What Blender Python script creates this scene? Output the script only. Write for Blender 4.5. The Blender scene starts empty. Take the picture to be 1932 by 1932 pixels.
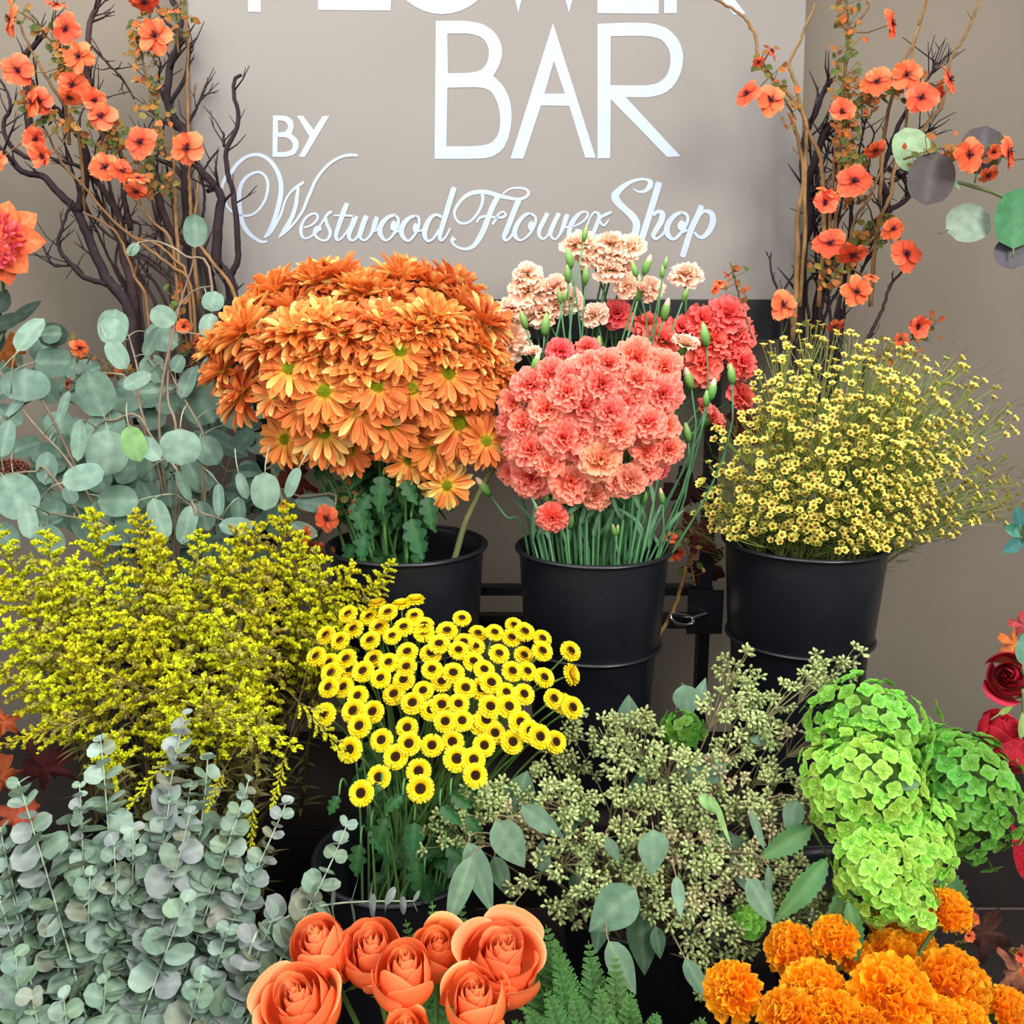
import bpy, math, random
from mathutils import Vector, Matrix, Quaternion, noise
from mathutils.geometry import tessellate_polygon

# ------------------------------------------------------------------ camera, world, lights, exposure
SC = bpy.context.scene
COL = SC.collection
F = 1750.0                      # focal length in pixels of the 1932 px frame
PITCH = math.radians(12.5)
CAM = Vector((0.0, 0.0, 1.5))
cd = bpy.data.cameras.new('camera')
cam = bpy.data.objects.new('camera', cd)
COL.objects.link(cam)
cam.location = CAM
cam.rotation_euler = (math.radians(90) - PITCH, 0, 0)
cd.sensor_width = 36.0
cd.lens = 36.0 * F / 1932.0
cd.clip_start = 0.02
SC.camera = cam

world = bpy.data.worlds.new('world')
SC.world = world
world.use_nodes = True
bg = world.node_tree.nodes['Background']
bg.inputs[0].default_value = (0.93, 0.96, 1.0, 1)
bg.inputs[1].default_value = 0.30

def area(name, loc, target, size, power, color=(1, 1, 1)):
    l = bpy.data.lights.new(name, 'AREA')
    l.shape = 'RECTANGLE'
    l.size, l.size_y = size
    l.energy = power
    l.color = color
    o = bpy.data.objects.new(name, l)
    o.location = loc
    o.rotation_euler = (Vector(target) - Vector(loc)).to_track_quat('-Z', 'Y').to_euler()
    COL.objects.link(o)
    return o

area('window_light', (1.5, -0.9, 2.9), (0.0, 1.2, 1.05), (1.1, 0.9), 94, (1.0, 0.97, 0.93))
area('shopfront_light', (-0.9, -1.3, 2.3), (-0.1, 1.1, 0.9), (2.2, 1.6), 52, (0.96, 0.98, 1.0))
area('overhead_fill_light', (-0.45, 0.95, 2.7), (-0.3, 1.35, 0.9), (2.0, 0.5), 36, (1.0, 0.98, 0.95))  # unseen fill lamp, added overhead to brighten the upper wall

SC.view_settings.view_transform = 'Standard'
SC.view_settings.look = 'None'
SC.view_settings.gamma = 1.0
SC.view_settings.use_curve_mapping = False
SC.view_settings.exposure = 0.0

# ------------------------------------------------------------------ helpers
RT = Vector((1, 0, 0))
FW = Vector((0, math.cos(PITCH), -math.sin(PITCH)))
UP = Vector((0, math.sin(PITCH), math.cos(PITCH)))
rng = random.Random(7)
U = rng.uniform

def ray(px, py):
    return FW + RT * ((px - 966) / F) + UP * (-(py - 966) / F)

def at(px, py, Y):
    r = ray(px, py)
    return CAM + r * (Y / r.y)

def mpp(px, py, Y):
    """metres spanned by one photo pixel at that place"""
    r = ray(px, py)
    return (Y / r.y) / F

def on_plane(px, py, P, N):
    r = ray(px, py)
    return CAM + r * ((P - CAM).dot(N) / r.dot(N))

def lin(h):
    if isinstance(h, str):
        h = h.lstrip('#')
        c = [int(h[i:i + 2], 16) / 255 for i in (0, 2, 4)]
    else:
        c = h
    return tuple(x / 12.92 if x <= 0.04045 else ((x + 0.055) / 1.055) ** 2.4 for x in c)

def mix(a, b, t):
    t = max(0.0, min(1.0, t))
    return tuple(x + (y - x) * t for x, y in zip(a, b))

def jit(c, k=0.1, r=rng):
    f = 1 + r.uniform(-k, k)
    return tuple(max(0, min(1, x * f * (1 + r.uniform(-k, k) * 0.35))) for x in c)

def zrot(d, spin=0.0):
    d = Vector(d).normalized()
    return d.to_track_quat('Z', 'Y').to_matrix().to_4x4() @ Matrix.Rotation(spin, 4, 'Z')

def frame(x, n):
    """matrix whose X axis is x and whose Z axis is close to n"""
    x = Vector(x).normalized()
    n = Vector(n)
    n = (n - x * n.dot(x))
    if n.length < 1e-6:
        n = x.orthogonal()
    n.normalize()
    y = n.cross(x)
    m = Matrix.Identity(4)
    for i in range(3):
        m[i][0], m[i][1], m[i][2] = x[i], y[i], n[i]
    return m

def smooth(pts, n=6):
    """Catmull-Rom through tuples of any length"""
    pts = [tuple(p) for p in pts]
    if len(pts) < 3:
        out = []
        for k in range(n + 1):
            out.append(tuple(a + (b - a) * k / n for a, b in zip(pts[0], pts[-1])))
        return out
    P = [pts[0]] + pts + [pts[-1]]
    out = []
    for i in range(1, len(P) - 2):
        p0, p1, p2, p3 = P[i - 1], P[i], P[i + 1], P[i + 2]
        for k in range(n):
            t = k / n
            out.append(tuple(0.5 * (2 * b + (c - a) * t + (2 * a - 5 * b + 4 * c - d) * t * t + (3 * b - a - 3 * c + d) * t ** 3)
                             for a, b, c, d in zip(p0, p1, p2, p3)))
    out.append(pts[-1])
    return out

class Geo:
    def __init__(self):
        self.v, self.f, self.c = [], [], []
    def grid(self, nu, nv, fn, col, M=None, flip=False):
        b = len(self.v)
        for i in range(nu + 1):
            for j in range(nv + 1):
                u, v = i / nu, -1 + 2 * j / nv
                p = Vector(fn(u, v))
                self.v.append(M @ p if M is not None else p)
                self.c.append(col(u, v))
        for i in range(nu):
            for j in range(nv):
                a = b + i * (nv + 1) + j
                self.f.append((a, a + 1, a + nv + 2, a + nv + 1))
    def tube(self, pts, r0, r1, col, n=5, cap=True):
        pts = [Vector(p) for p in pts]
        b = len(self.v)
        m = len(pts)
        t = (pts[1] - pts[0]).normalized()
        nrm = t.orthogonal().normalized()
        for i, p in enumerate(pts):
            t2 = (pts[min(i + 1, m - 1)] - pts[max(i - 1, 0)])
            if t2.length > 1e-9:
                t2.normalize()
                nrm = (nrm - t2 * nrm.dot(t2)).normalized()
                t = t2
            bn = t.cross(nrm)
            r = r0(i / (m - 1)) if callable(r0) else r0 + (r1 - r0) * i / (m - 1)
            c = col(i / (m - 1)) if callable(col) else col
            for k in range(n):
                a = 2 * math.pi * k / n
                self.v.append(p + (nrm * math.cos(a) + bn * math.sin(a)) * r)
                self.c.append(c)
        for i in range(m - 1):
            for k in range(n):
                k2 = (k + 1) % n
                self.f.append((b + i * n + k, b + i * n + k2, b + (i + 1) * n + k2, b + (i + 1) * n + k))
        if cap:
            self.f.append(tuple(b + k for k in range(n))[::-1])
            self.f.append(tuple(b + (m - 1) * n + k for k in range(n)))
    def lathe(self, prof, col, n=32, M=None):
        b = len(self.v)
        for (r, z) in prof:
            for k in range(n):
                a = 2 * math.pi * k / n
                p = Vector((r * math.cos(a), r * math.sin(a), z))
                self.v.append(M @ p if M is not None else p)
                self.c.append(col(z) if callable(col) else col)
        for i in range(len(prof) - 1):
            for k in range(n):
                k2 = (k + 1) % n
                self.f.append((b + i * n + k, b + i * n + k2, b + (i + 1) * n + k2, b + (i + 1) * n + k))
    def blob(self, c, r, col, n=6, m=4, squash=1.0, M=None, tip=0.0):
        """ellipsoid, round about Z; tip lengthens the top into a point"""
        b = len(self.v)
        c = Vector(c)
        for i in range(m + 1):
            th = math.pi * i / m
            for k in range(n):
                a = 2 * math.pi * k / n
                z = -math.cos(th) * squash
                if tip and z > 0:
                    z *= 1 + tip
                p = Vector((math.sin(th) * math.cos(a), math.sin(th) * math.sin(a), z)) * r + c
                self.v.append(M @ p if M is not None else p)
                self.c.append(col)
        for i in range(m):
            for k in range(n):
                k2 = (k + 1) % n
                self.f.append((b + i * n + k, b + i * n + k2, b + (i + 1) * n + k2, b + (i + 1) * n + k))
    def box(self, lo, hi, col, M=None):
        b = len(self.v)
        for x in (lo[0], hi[0]):
            for y in (lo[1], hi[1]):
                for z in (lo[2], hi[2]):
                    p = Vector((x, y, z))
                    self.v.append(M @ p if M is not None else p)
                    self.c.append(col)
        for q in ((0, 1, 3, 2), (4, 6, 7, 5), (0, 4, 5, 1), (2, 3, 7, 6), (0, 2, 6, 4), (1, 5, 7, 3)):
            self.f.append(tuple(b + i for i in q))
    def mesh(self, name, mat, off=None, flat=False):
        me = bpy.data.meshes.new(name)
        vs = [tuple(p - off) for p in self.v] if off is not None else [tuple(p) for p in self.v]
        me.from_pydata(vs, [], self.f)
        at_ = me.color_attributes.new('tint', 'FLOAT_COLOR', 'POINT')
        buf = []
        for c in self.c:
            buf.extend((c[0], c[1], c[2], 1.0))
        at_.data.foreach_set('color', buf)
        if not flat:
            me.polygons.foreach_set('use_smooth', [True] * len(me.polygons))
        me.materials.append(mat)
        me.update()
        return me
    def obj(self, name, mat, parent=None, flat=False):
        off = parent.matrix_world.translation if parent is not None else None
        if parent is not None:
            off = Vector(parent.location)
        o = bpy.data.objects.new(name, self.mesh(name, mat, off, flat))
        COL.objects.link(o)
        if parent is not None:
            o.parent = parent
        return o

def tag(o, label=None, cat=None, group=None, kind=None):
    if label: o['label'] = label
    if cat: o['category'] = cat
    if group: o['group'] = group
    if kind: o['kind'] = kind
    return o

def thing(name, loc, label, cat, group=None):
    o = bpy.data.objects.new(name, None)
    o.empty_display_size = 0.01
    o.location = loc
    COL.objects.link(o)
    return tag(o, label, cat, group)

def inst(name, me, parent, M, kind=None):
    """child object that shares mesh data; M is its world matrix, the parent is only translated"""
    o = bpy.data.objects.new(name, me)
    COL.objects.link(o)
    o.parent = parent
    o.matrix_local = Matrix.Translation(-Vector(parent.location)) @ M
    if kind: o['kind'] = kind
    return o

ORD = ['leftmost', 'second from left', 'third from left', 'fourth from left', 'fifth from left', 'sixth from left', 'seventh from left',
       'eighth from left', 'ninth from left', 'tenth from left', 'eleventh from left', 'twelfth from left', 'thirteenth from left', 'fourteenth from left']
ROW = ['top', 'second', 'third', 'fourth', 'fifth', 'sixth', 'seventh', 'eighth', 'ninth', 'tenth', 'eleventh', 'twelfth']
def place_words(pts, rows):
    """for each (px,py): words that say its row and its place in the row"""
    idx = sorted(range(len(pts)), key=lambda i: pts[i][1])
    out = [''] * len(pts)
    n = len(pts)
    for r in range(rows):
        seg = idx[r * n // rows:(r + 1) * n // rows]
        seg.sort(key=lambda i: pts[i][0])
        rn = 'bottom' if r == rows - 1 and rows > 1 else ROW[r]
        for k, i in enumerate(seg):
            o = ORD[k]
            if k == len(seg) - 1 and k > 0: o = 'rightmost'
            out[i] = (o + ' in the ' + rn + ' row') if rows > 1 else o
    return out

# ------------------------------------------------------------------ materials
def soft_mat(name, trans=0.25, rough=0.6, spec=0.3, nscale=60, namt=0.18, hv=0.06, bump=0.0, sheen=0.0):
    m = bpy.data.materials.new(name)
    m.use_nodes = True
    nt = m.node_tree
    N, L = nt.nodes, nt.links
    N.clear()
    out = N.new('ShaderNodeOutputMaterial')
    at_ = N.new('ShaderNodeAttribute'); at_.attribute_name = 'tint'
    tc = N.new('ShaderNodeTexCoord')
    nz = N.new('ShaderNodeTexNoise'); nz.inputs['Scale'].default_value = nscale; nz.inputs['Detail'].default_value = 3
    L.new(tc.outputs['Object'], nz.inputs['Vector'])
    mr = N.new('ShaderNodeMapRange')
    mr.inputs['To Min'].default_value = 1 - namt; mr.inputs['To Max'].default_value = 1 + namt
    mr.inputs['From Min'].default_value = 0.3; mr.inputs['From Max'].default_value = 0.7
    L.new(nz.outputs[0], mr.inputs['Value'])
    oi = N.new('ShaderNodeObjectInfo')
    mr2 = N.new('ShaderNodeMapRange'); mr2.inputs['To Min'].default_value = 1 - hv; mr2.inputs['To Max'].default_value = 1 + hv
    L.new(oi.outputs['Random'], mr2.inputs['Value'])
    mul = N.new('ShaderNodeMath'); mul.operation = 'MULTIPLY'
    L.new(mr.outputs[0], mul.inputs[0]); L.new(mr2.outputs[0], mul.inputs[1])
    hs = N.new('ShaderNodeHueSaturation')
    L.new(at_.outputs['Color'], hs.inputs['Color']); L.new(mul.outputs[0], hs.inputs['Value'])
    mr3 = N.new('ShaderNodeMapRange'); mr3.inputs['To Min'].default_value = 0.5 - hv * 0.12; mr3.inputs['To Max'].default_value = 0.5 + hv * 0.12
    L.new(oi.outputs['Random'], mr3.inputs['Value']); L.new(mr3.outputs[0], hs.inputs['Hue'])
    p = N.new('ShaderNodeBsdfPrincipled')
    p.inputs['Roughness'].default_value = rough
    p.inputs['Specular IOR Level'].default_value = spec
    if sheen: p.inputs['Sheen Weight'].default_value = sheen
    L.new(hs.outputs[0], p.inputs['Base Color'])
    if bump:
        bp = N.new('ShaderNodeBump'); bp.inputs['Strength'].default_value = bump; bp.inputs['Distance'].default_value = 0.002
        L.new(nz.outputs[0], bp.inputs['Height']); L.new(bp.outputs[0], p.inputs['Normal'])
    if trans > 0:
        t = N.new('ShaderNodeBsdfTranslucent')
        L.new(hs.outputs[0], t.inputs['Color'])
        ms = N.new('ShaderNodeMixShader'); ms.inputs[0].default_value = trans
        L.new(p.outputs[0], ms.inputs[1]); L.new(t.outputs[0], ms.inputs[2])
        L.new(ms.outputs[0], out.inputs[0])
    else:
        L.new(p.outputs[0], out.inputs[0])
    return m

def plain_mat(name, color, rough=0.5, metal=0.0, spec=0.5, nscale=8, namt=0.08, bump=0.0, bscale=80, coat=0.0):
    m = bpy.data.materials.new(name)
    m.use_nodes = True
    N, L = m.node_tree.nodes, m.node_tree.links
    p = N['Principled BSDF']
    p.inputs['Roughness'].default_value = rough
    p.inputs['Metallic'].default_value = metal
    p.inputs['Specular IOR Level'].default_value = spec
    p.inputs['Coat Weight'].default_value = coat
    c = lin(color)
    tc = N.new('ShaderNodeTexCoord')
    nz = N.new('ShaderNodeTexNoise'); nz.inputs['Scale'].default_value = nscale; nz.inputs['Detail'].default_value = 5
    L.new(tc.outputs['Object'], nz.inputs['Vector'])
    cr = N.new('ShaderNodeValToRGB')
    cr.color_ramp.elements[0].position = 0.3; cr.color_ramp.elements[1].position = 0.7
    cr.color_ramp.elements[0].color = tuple(x * (1 - namt) for x in c) + (1,)
    cr.color_ramp.elements[1].color = tuple(min(1, x * (1 + namt)) for x in c) + (1,)
    L.new(nz.outputs[0], cr.inputs[0]); L.new(cr.outputs[0], p.inputs['Base Color'])
    if bump:
        n2 = N.new('ShaderNodeTexNoise'); n2.inputs['Scale'].default_value = bscale; n2.inputs['Detail'].default_value = 4
        L.new(tc.outputs['Object'], n2.inputs['Vector'])
        bp = N.new('ShaderNodeBump'); bp.inputs['Strength'].default_value = bump; bp.inputs['Distance'].default_value = 0.002
        L.new(n2.outputs[0], bp.inputs['Height']); L.new(bp.outputs[0], p.inputs['Normal'])
    return m

M_PETAL = soft_mat('petal', 0.28, 0.55, 0.25, 90, 0.10, 0.06)
M_ROSE = soft_mat('rose_petal', 0.22, 0.42, 0.35, 40, 0.06, 0.04)
M_FAUX = soft_mat('silk_petal', 0.18, 0.7, 0.2, 160, 0.28, 0.045)
M_LEAF = soft_mat('leaf', 0.18, 0.5, 0.35, 40, 0.14, 0.10)
M_WAXY = soft_mat('waxy_leaf', 0.10, 0.55, 0.35, 70, 0.20, 0.10)
M_STEM = soft_mat('stem', 0.0, 0.55, 0.3, 40, 0.2, 0.08)
M_BARK = soft_mat('bark', 0.0, 0.85, 0.15, 50, 0.3, 0.1, bump=0.6)
M_FLORET = soft_mat('floret', 0.25, 0.6, 0.2, 25, 0.22, 0.12)
M_BERRY = soft_mat('berry', 0.05, 0.5, 0.35, 30, 0.15, 0.12)
M_PLASTIC = plain_mat('black_plastic', '#1a1c21', 0.34, 0, 0.4, 14, 0.25, bump=0.15, bscale=300)
M_METAL = plain_mat('black_powder_coated_metal', '#15161a', 0.42, 0.2, 0.5, 20, 0.2)
M_SHELF = plain_mat('dark_shelf_board', '#211b1a', 0.6, 0, 0.3, 10, 0.3, bump=0.2)
M_CHROME = plain_mat('zinc_plated_steel', '#d8dde2', 0.22, 1.0, 0.5, 30, 0.05)
M_SIGN = plain_mat('painted_sign_board', '#827d78', 0.75, 0, 0.2, 3, 0.035, bump=0.12, bscale=140)
M_PAINT = plain_mat('white_sign_paint', '#a4b0c0', 0.6, 0, 0.3, 40, 0.05)
M_WALL = plain_mat('wall_paint', '#7b7266', 0.9, 0, 0.15, 2.2, 0.10, bump=0.25, bscale=60)
M_FLOOR = plain_mat('floor_concrete', '#4a433d', 0.7, 0, 0.3, 3, 0.2)
M_GLITTER = plain_mat('red_glitter', '#c01530', 0.25, 0.5, 0.8, 900, 0.9, bump=1.0, bscale=1200)

# ------------------------------------------------------------------ shared leaf and petal shapes
def leaf(g, L, W, M, c0, c1, prof='oval', bend=0.0, fold=0.15, nu=7, nv=4, rib=None, wave=0.0, seed=0):
    """leaf along +X from its base; prof sets the outline"""
    def width(u):
        if prof == 'round':
            x = 2 * u - 1
            return math.sqrt(max(0, 1 - abs(x) ** 2.2))
        if prof == 'oval':
            return math.sin(math.pi * min(1, u ** 0.85)) ** 0.75
        if prof == 'point':
            return (math.sin(math.pi * u ** 0.75)) ** 0.9 * (1 - 0.25 * u) + 0.02 * (1 - u)
        if prof == 'lance':
            return (math.sin(math.pi * u ** 0.7)) ** 1.1 * (1 - 0.45 * u)
        if prof == 'strap':
            return min(1, u * 6 + 0.3) * (1 - u ** 3)
        if prof == 'lobed':
            b = math.sin(math.pi * min(1, u ** 0.7)) ** 0.7
            return b * (0.30 + 0.70 * abs(math.sin(u * math.pi * 3.3 + 0.4)) ** 0.6) + 0.03
        if prof == 'serrate':
            b = math.sin(math.pi * u ** 0.8) ** 0.8
            return b * (0.8 + 0.2 * (1 if int(u * 20) % 2 else 0))
        return 1
    def fn(u, v):
        w = width(u) * W / 2
        x = L * u
        z = fold * abs(v) * w - bend * L * u * u
        z += wave * W * math.sin(u * 7 + seed + v * 2) * abs(v)
        if prof == 'lobed':
            x += abs(v) * L * 0.06
        return (x, v * w, z)
    def col(u, v):
        c = mix(c0, c1, u)
        if rib is not None and abs(v) < 0.05:
            c = mix(c, rib, 0.28)
        return c
    g.grid(nu, nv, fn, col, M)
# ------------------------------------------------------------------ room: back wall and floor
g = Geo(); g.box((-3.2, 1.86, 0), (3.2, 1.98, 3.4), (0, 0, 0)); o = g.obj('wall_back', M_WALL, flat=True); tag(o, kind='structure')
g = Geo(); g.box((-3.2, -2.6, -0.1), (3.2, 1.98, 0), (0, 0, 0)); o = g.obj('floor', M_FLOOR, flat=True); tag(o, kind='structure')

# ------------------------------------------------------------------ sign leaning back on the top ledge of the rack
LEAN = math.radians(6.5)
SP = at(940, 566, 1.655)                                   # bottom edge of the sign's face
SN = Vector((0, -math.cos(LEAN), math.sin(LEAN)))          # face normal, towards the viewer
SU = Vector((0, math.sin(LEAN), math.cos(LEAN)))           # up along the board
def on_sign(px, py, lift=0.0006):
    return on_plane(px, py, SP + SN * lift, SN)
def sign_uv(px, py):
    p = on_plane(px, py, SP, SN) - SP
    return p.x, p.dot(SU)
xl = 0.5 * (sign_uv(357, 0)[0] + sign_uv(369, 560)[0]); xr = 0.5 * (sign_uv(1520, 0)[0] + sign_uv(1506, 560)[0])
sign = thing('shop_sign', SP + Vector(((xl + xr) / 2, 0, 0)), 'large taupe painted board with white hand lettering leaning against the wall', 'sign')
MS = Matrix.Translation(SP) @ frame(Vector((1, 0, 0)), SN)  # local x right, y up the board, z out of the face
g = Geo()
g.box((xl, 0, -0.022), (xr, 0.98, 0.0), (0, 0, 0), MS)
panel = g.obj('sign_board', M_SIGN, sign, flat=True)
bm_ = panel.modifiers.new('edge', 'BEVEL'); bm_.width = 0.002; bm_.segments = 2

def poly_letter(name, loops, tr, lift=0.0008):
    pl = [[Vector((p[0], p[1], 0)) for p in lp] for lp in loops]
    tris = tessellate_polygon(pl)
    flat = [p for lp in pl for p in lp]
    g = Geo()
    for p in flat:
        q = tr(p.x, p.y)
        g.v.append(on_sign(q[0], q[1], lift)); g.c.append((1, 1, 1))
    for t in tris:
        a, b, c = [g.v[i] for i in t]
        if (b - a).cross(c - a).dot(SN) < 0: t = (t[0], t[2], t[1])
        g.f.append(tuple(t))
    return g.obj(name, M_PAINT, sign, flat=True)

def curve_loop(lp, n=3):
    out = []
    m = len(lp)
    for i in range(m):
        p0, p1, p2, p3 = lp[i - 1], lp[i], lp[(i + 1) % m], lp[(i + 2) % m]
        out.append(p1)
    return out
z3 = lambda ox, oy: (lambda x, y: (ox + x / 3, oy + y / 3))
zs = lambda ox, oy, s: (lambda x, y: (ox + x * s, oy + y * s))
def rnd_loop(pts, hard=()):
    """round a loop except at the corners listed in hard"""
    out = []
    m = len(pts)
    for i in range(m):
        a, b, c = pts[i - 1], pts[i], pts[(i + 1) % m]
        if i in hard:
            out.append(b)
        else:
            for t in (0.25, 0.5, 0.75):
                q0 = ((a[0] + b[0]) / 2, (a[1] + b[1]) / 2); q1 = ((b[0] + c[0]) / 2, (b[1] + c[1]) / 2)
                if t == 0.5:
                    out.append((0.25 * q0[0] + 0.5 * b[0] + 0.25 * q1[0], 0.25 * q0[1] + 0.5 * b[1] + 0.25 * q1[1]))
                elif t == 0.25:
                    out.append((0.56 * q0[0] + 0.38 * b[0] + 0.06 * q1[0], 0.56 * q0[1] + 0.38 * b[1] + 0.06 * q1[1]))
                else:
                    out.append((0.06 * q0[0] + 0.38 * b[0] + 0.56 * q1[0], 0.06 * q0[1] + 0.38 * b[1] + 0.56 * q1[1]))
    return out
T1 = z3(644, 0)
poly_letter('painted_letter', [
    rnd_loop([(535, 118), (700, 116), (800, 132), (870, 180), (908, 250), (912, 310), (895, 370), (860, 430), (920, 486), (957, 570), (967, 660), (952, 770), (915, 850), (845, 897), (700, 900), (527, 900)], (0, 7, 15)),
    rnd_loop([(600, 190), (730, 188), (805, 213), (838, 275), (832, 345), (800, 395), (745, 412), (603, 415)], (0, 7)),
    rnd_loop([(600, 497), (800, 491), (855, 520), (892, 600), (902, 690), (890, 765), (850, 812), (780, 828), (595, 828)], (0, 8))], T1)
poly_letter('painted_letter', [[(1198, 130), (1440, 893), (1380, 893), (1290, 600), (1130, 597), (1030, 898), (957, 898)], [(1203, 345), (1150, 530), (1265, 530)]], T1)
poly_letter('painted_letter', [
    rnd_loop([(1450, 135), (1600, 128), (1760, 128), (1855, 162), (1915, 230), (1938, 310), (1928, 400), (1890, 480), (1830, 532), (1740, 553), (1610, 550), (1920, 885), (1845, 890), (1525, 562), (1522, 895), (1450, 897)], (0, 10, 11, 12, 13, 14, 15)),
    rnd_loop([(1525, 205), (1740, 201), (1822, 225), (1862, 290), (1864, 370), (1842, 432), (1790, 475), (1720, 485), (1523, 482)], (0, 8))], T1)
T0 = z3(0, 0)
poly_letter('painted_letter', [
    rnd_loop([(1545, 653), (1620, 653), (1658, 678), (1664, 720), (1650, 757), (1688, 790), (1694, 832), (1670, 877), (1610, 890), (1542, 888)], (0, 4, 9)),
    rnd_loop([(1572, 682), (1612, 683), (1634, 712), (1620, 745), (1575, 750)], (0, 4)), rnd_loop([(1572, 775), (1630, 777), (1660, 810), (1655, 847), (1615, 862), (1570, 860)], (0, 5))], T0)
poly_letter('painted_letter', [[(1680, 655), (1715, 655), (1775, 735), (1825, 658), (1865, 655), (1725, 890), (1690, 888), (1752, 775)]], T0)
TI = lambda x, y: (x, y)
TOPY = -228
poly_letter('painted_letter', [[(467, TOPY), (585, TOPY), (585, TOPY + 26), (493, TOPY + 26), (493, -120), (570, -120), (570, -95), (493, -95), (492, 23), (468, 22)]], TI)
poly_letter('painted_letter', [[(598, TOPY), (624, TOPY), (624, -8), (738, -8), (737, 20), (600, 19)]], TI)
ell = lambda rx, ry: [(834 + rx * math.cos(2 * math.pi * k / 40), -103 + ry * math.sin(2 * math.pi * k / 40)) for k in range(40)]
poly_letter('painted_letter', [ell(112, 130), ell(84, 100)], TI)
poly_letter('painted_letter', [[(902, TOPY), (928, TOPY), (979, -60), (1015, -170), (1040, -170), (1073, -60), (1120, TOPY), (1146, TOPY), (1073, 24), (1070, 10), (1027, -120), (981, 10), (978, 24), (972, 0)]], TI)
poly_letter('painted_letter', [[(1127, TOPY), (1240, TOPY), (1240, TOPY + 26), (1152, TOPY + 26), (1152, -120), (1225, -120), (1225, -95), (1152, -95), (1150, 0), (1243, 0), (1243, 26), (1127, 25)]], TI)
poly_letter('painted_letter', [[(1253, TOPY), (1330, TOPY), (1385, TOPY + 30), (1400, -155), (1375, -105), (1318, -88), (1407, 26), (1385, 28), (1290, -88), (1277, -85), (1277, 25), (1253, 25)],
             [(1277, TOPY + 26), (1325, TOPY + 26), (1362, TOPY + 45), (1372, -155), (1350, -122), (1277, -112)]], TI)

def ribbon_letter(strokes, tr, scale, k0):
    g = Geo()
    for si, st in enumerate(strokes):
        pts = smooth([(p[0], p[1], p[2]) for p in st], 7)
        lift = 0.0008 + 0.00012 * (k0 + si)
        b = len(g.v)
        m = len(pts)
        for i, (x, y, w) in enumerate(pts):
            x0, y0, _ = pts[max(0, i - 1)]; x1, y1, _ = pts[min(m - 1, i + 1)]
            dx, dy = x1 - x0, y1 - y0
            d = math.hypot(dx, dy) or 1
            nx, ny = -dy / d, dx / d
            w = w * 0.5 * (0.75 if i in (0, m - 1) else 1)
            for s in (-1, 1):
                q = tr(x + nx * w * s, y + ny * w * s)
                g.v.append(on_sign(q[0], q[1], lift)); g.c.append((1, 1, 1))
        for i in range(m - 1):
            a = b + 2 * i
            g.f.append((a, a + 1, a + 3, a + 2))
    return g.obj('script_letter', M_PAINT, sign, flat=True)
TA = zs(420, 270, 240 / 1932); TB = zs(640, 320, 220 / 1932); TC = zs(830, 320, 220 / 1932); TD = zs(1000, 320, 200 / 1932); TE = zs(1140, 320, 240 / 1932)
ribbon_letter([
    [(680, 1490, 30), (600, 1500, 45), (520, 1465, 50), (400, 1370, 65), (310, 1230, 70), (268, 1050, 70), (250, 850, 68), (262, 700, 65), (310, 580, 55), (400, 490, 45), (520, 440, 42), (615, 470, 42), (675, 560, 45), (685, 700, 45), (635, 880, 42), (530, 1030, 38), (400, 1100, 38), (240, 1088, 34), (110, 1010, 34), (30, 880, 36), (-10, 740, 40), (5, 610, 50), (60, 510, 60), (130, 440, 62), (230, 310, 58), (350, 215, 52), (490, 175, 52), (620, 200, 60), (740, 290, 62), (830, 430, 66), (880, 580, 70), (886, 740, 74), (860, 900, 76), (800, 1120, 70), (730, 1290, 60), (630, 1440, 20)],
    [(640, 1438, 16), (720, 1380, 28), (800, 1250, 40), (890, 1070, 40), (950, 880, 34), (1030, 750, 36), (1140, 655, 50), (1235, 590, 40)],
    [(1150, 670, 40), (1132, 800, 58), (1105, 970, 64), (1040, 1150, 66), (950, 1300, 66), (850, 1440, 22)],
    [(860, 1430, 20), (980, 1330, 34), (1130, 1160, 40), (1220, 1020, 46), (1280, 870, 50), (1340, 730, 50), (1400, 590, 48), (1500, 440, 46), (1640, 300, 44), (1800, 210, 44), (1930, 182, 48), (2055, 188, 44)]], TA, 1, 0)
ribbon_letter([[(1235, 1285, 28), (1340, 1250, 32), (1430, 1170, 36), (1440, 1095, 38), (1380, 1070, 36), (1280, 1120, 40), (1210, 1220, 48), (1188, 1330, 58), (1210, 1420, 44), (1270, 1448, 30), (1350, 1410, 32), (1420, 1330, 34)]], TA, 1, 1)
ribbon_letter([[(1420, 1330, 30), (1500, 1220, 30), (1570, 1110, 40), (1610, 1065, 48), (1660, 1040, 42)], [(1560, 1110, 50), (1580, 1220, 54), (1630, 1330, 56), (1622, 1420, 48), (1560, 1478, 36), (1470, 1460, 38), (1400, 1390, 50), (1430, 1310, 90), (1500, 1290, 70)]], TA, 1, 2)
ribbon_letter([[(1895, 910, 70), (1850, 1010, 78), (1810, 1120, 76), (1765, 1250, 72), (1722, 1400, 62), (1745, 1470, 44), (1810, 1440, 34), (1880, 1350, 32), (1930, 1270, 30)], [(1685, 1102, 24), (1800, 1098, 32), (1930, 1102, 34), (2010, 1112, 30)]], TA, 1, 3)
ribbon_letter([[(275, 765, 95), (225, 900, 90), (165, 1050, 80), (170, 1140, 60), (220, 1175, 42), (290, 1130, 42), (345, 1030, 66), (400, 880, 84), (455, 765, 92)], [(450, 780, 80), (400, 900, 84), (360, 1040, 74), (350, 1130, 52), (410, 1170, 40), (480, 1130, 42), (545, 1030, 60), (590, 900, 90), (625, 780, 70)], [(560, 1020, 40), (620, 1000, 36), (690, 890, 50)]], TB, 1, 4)
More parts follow.
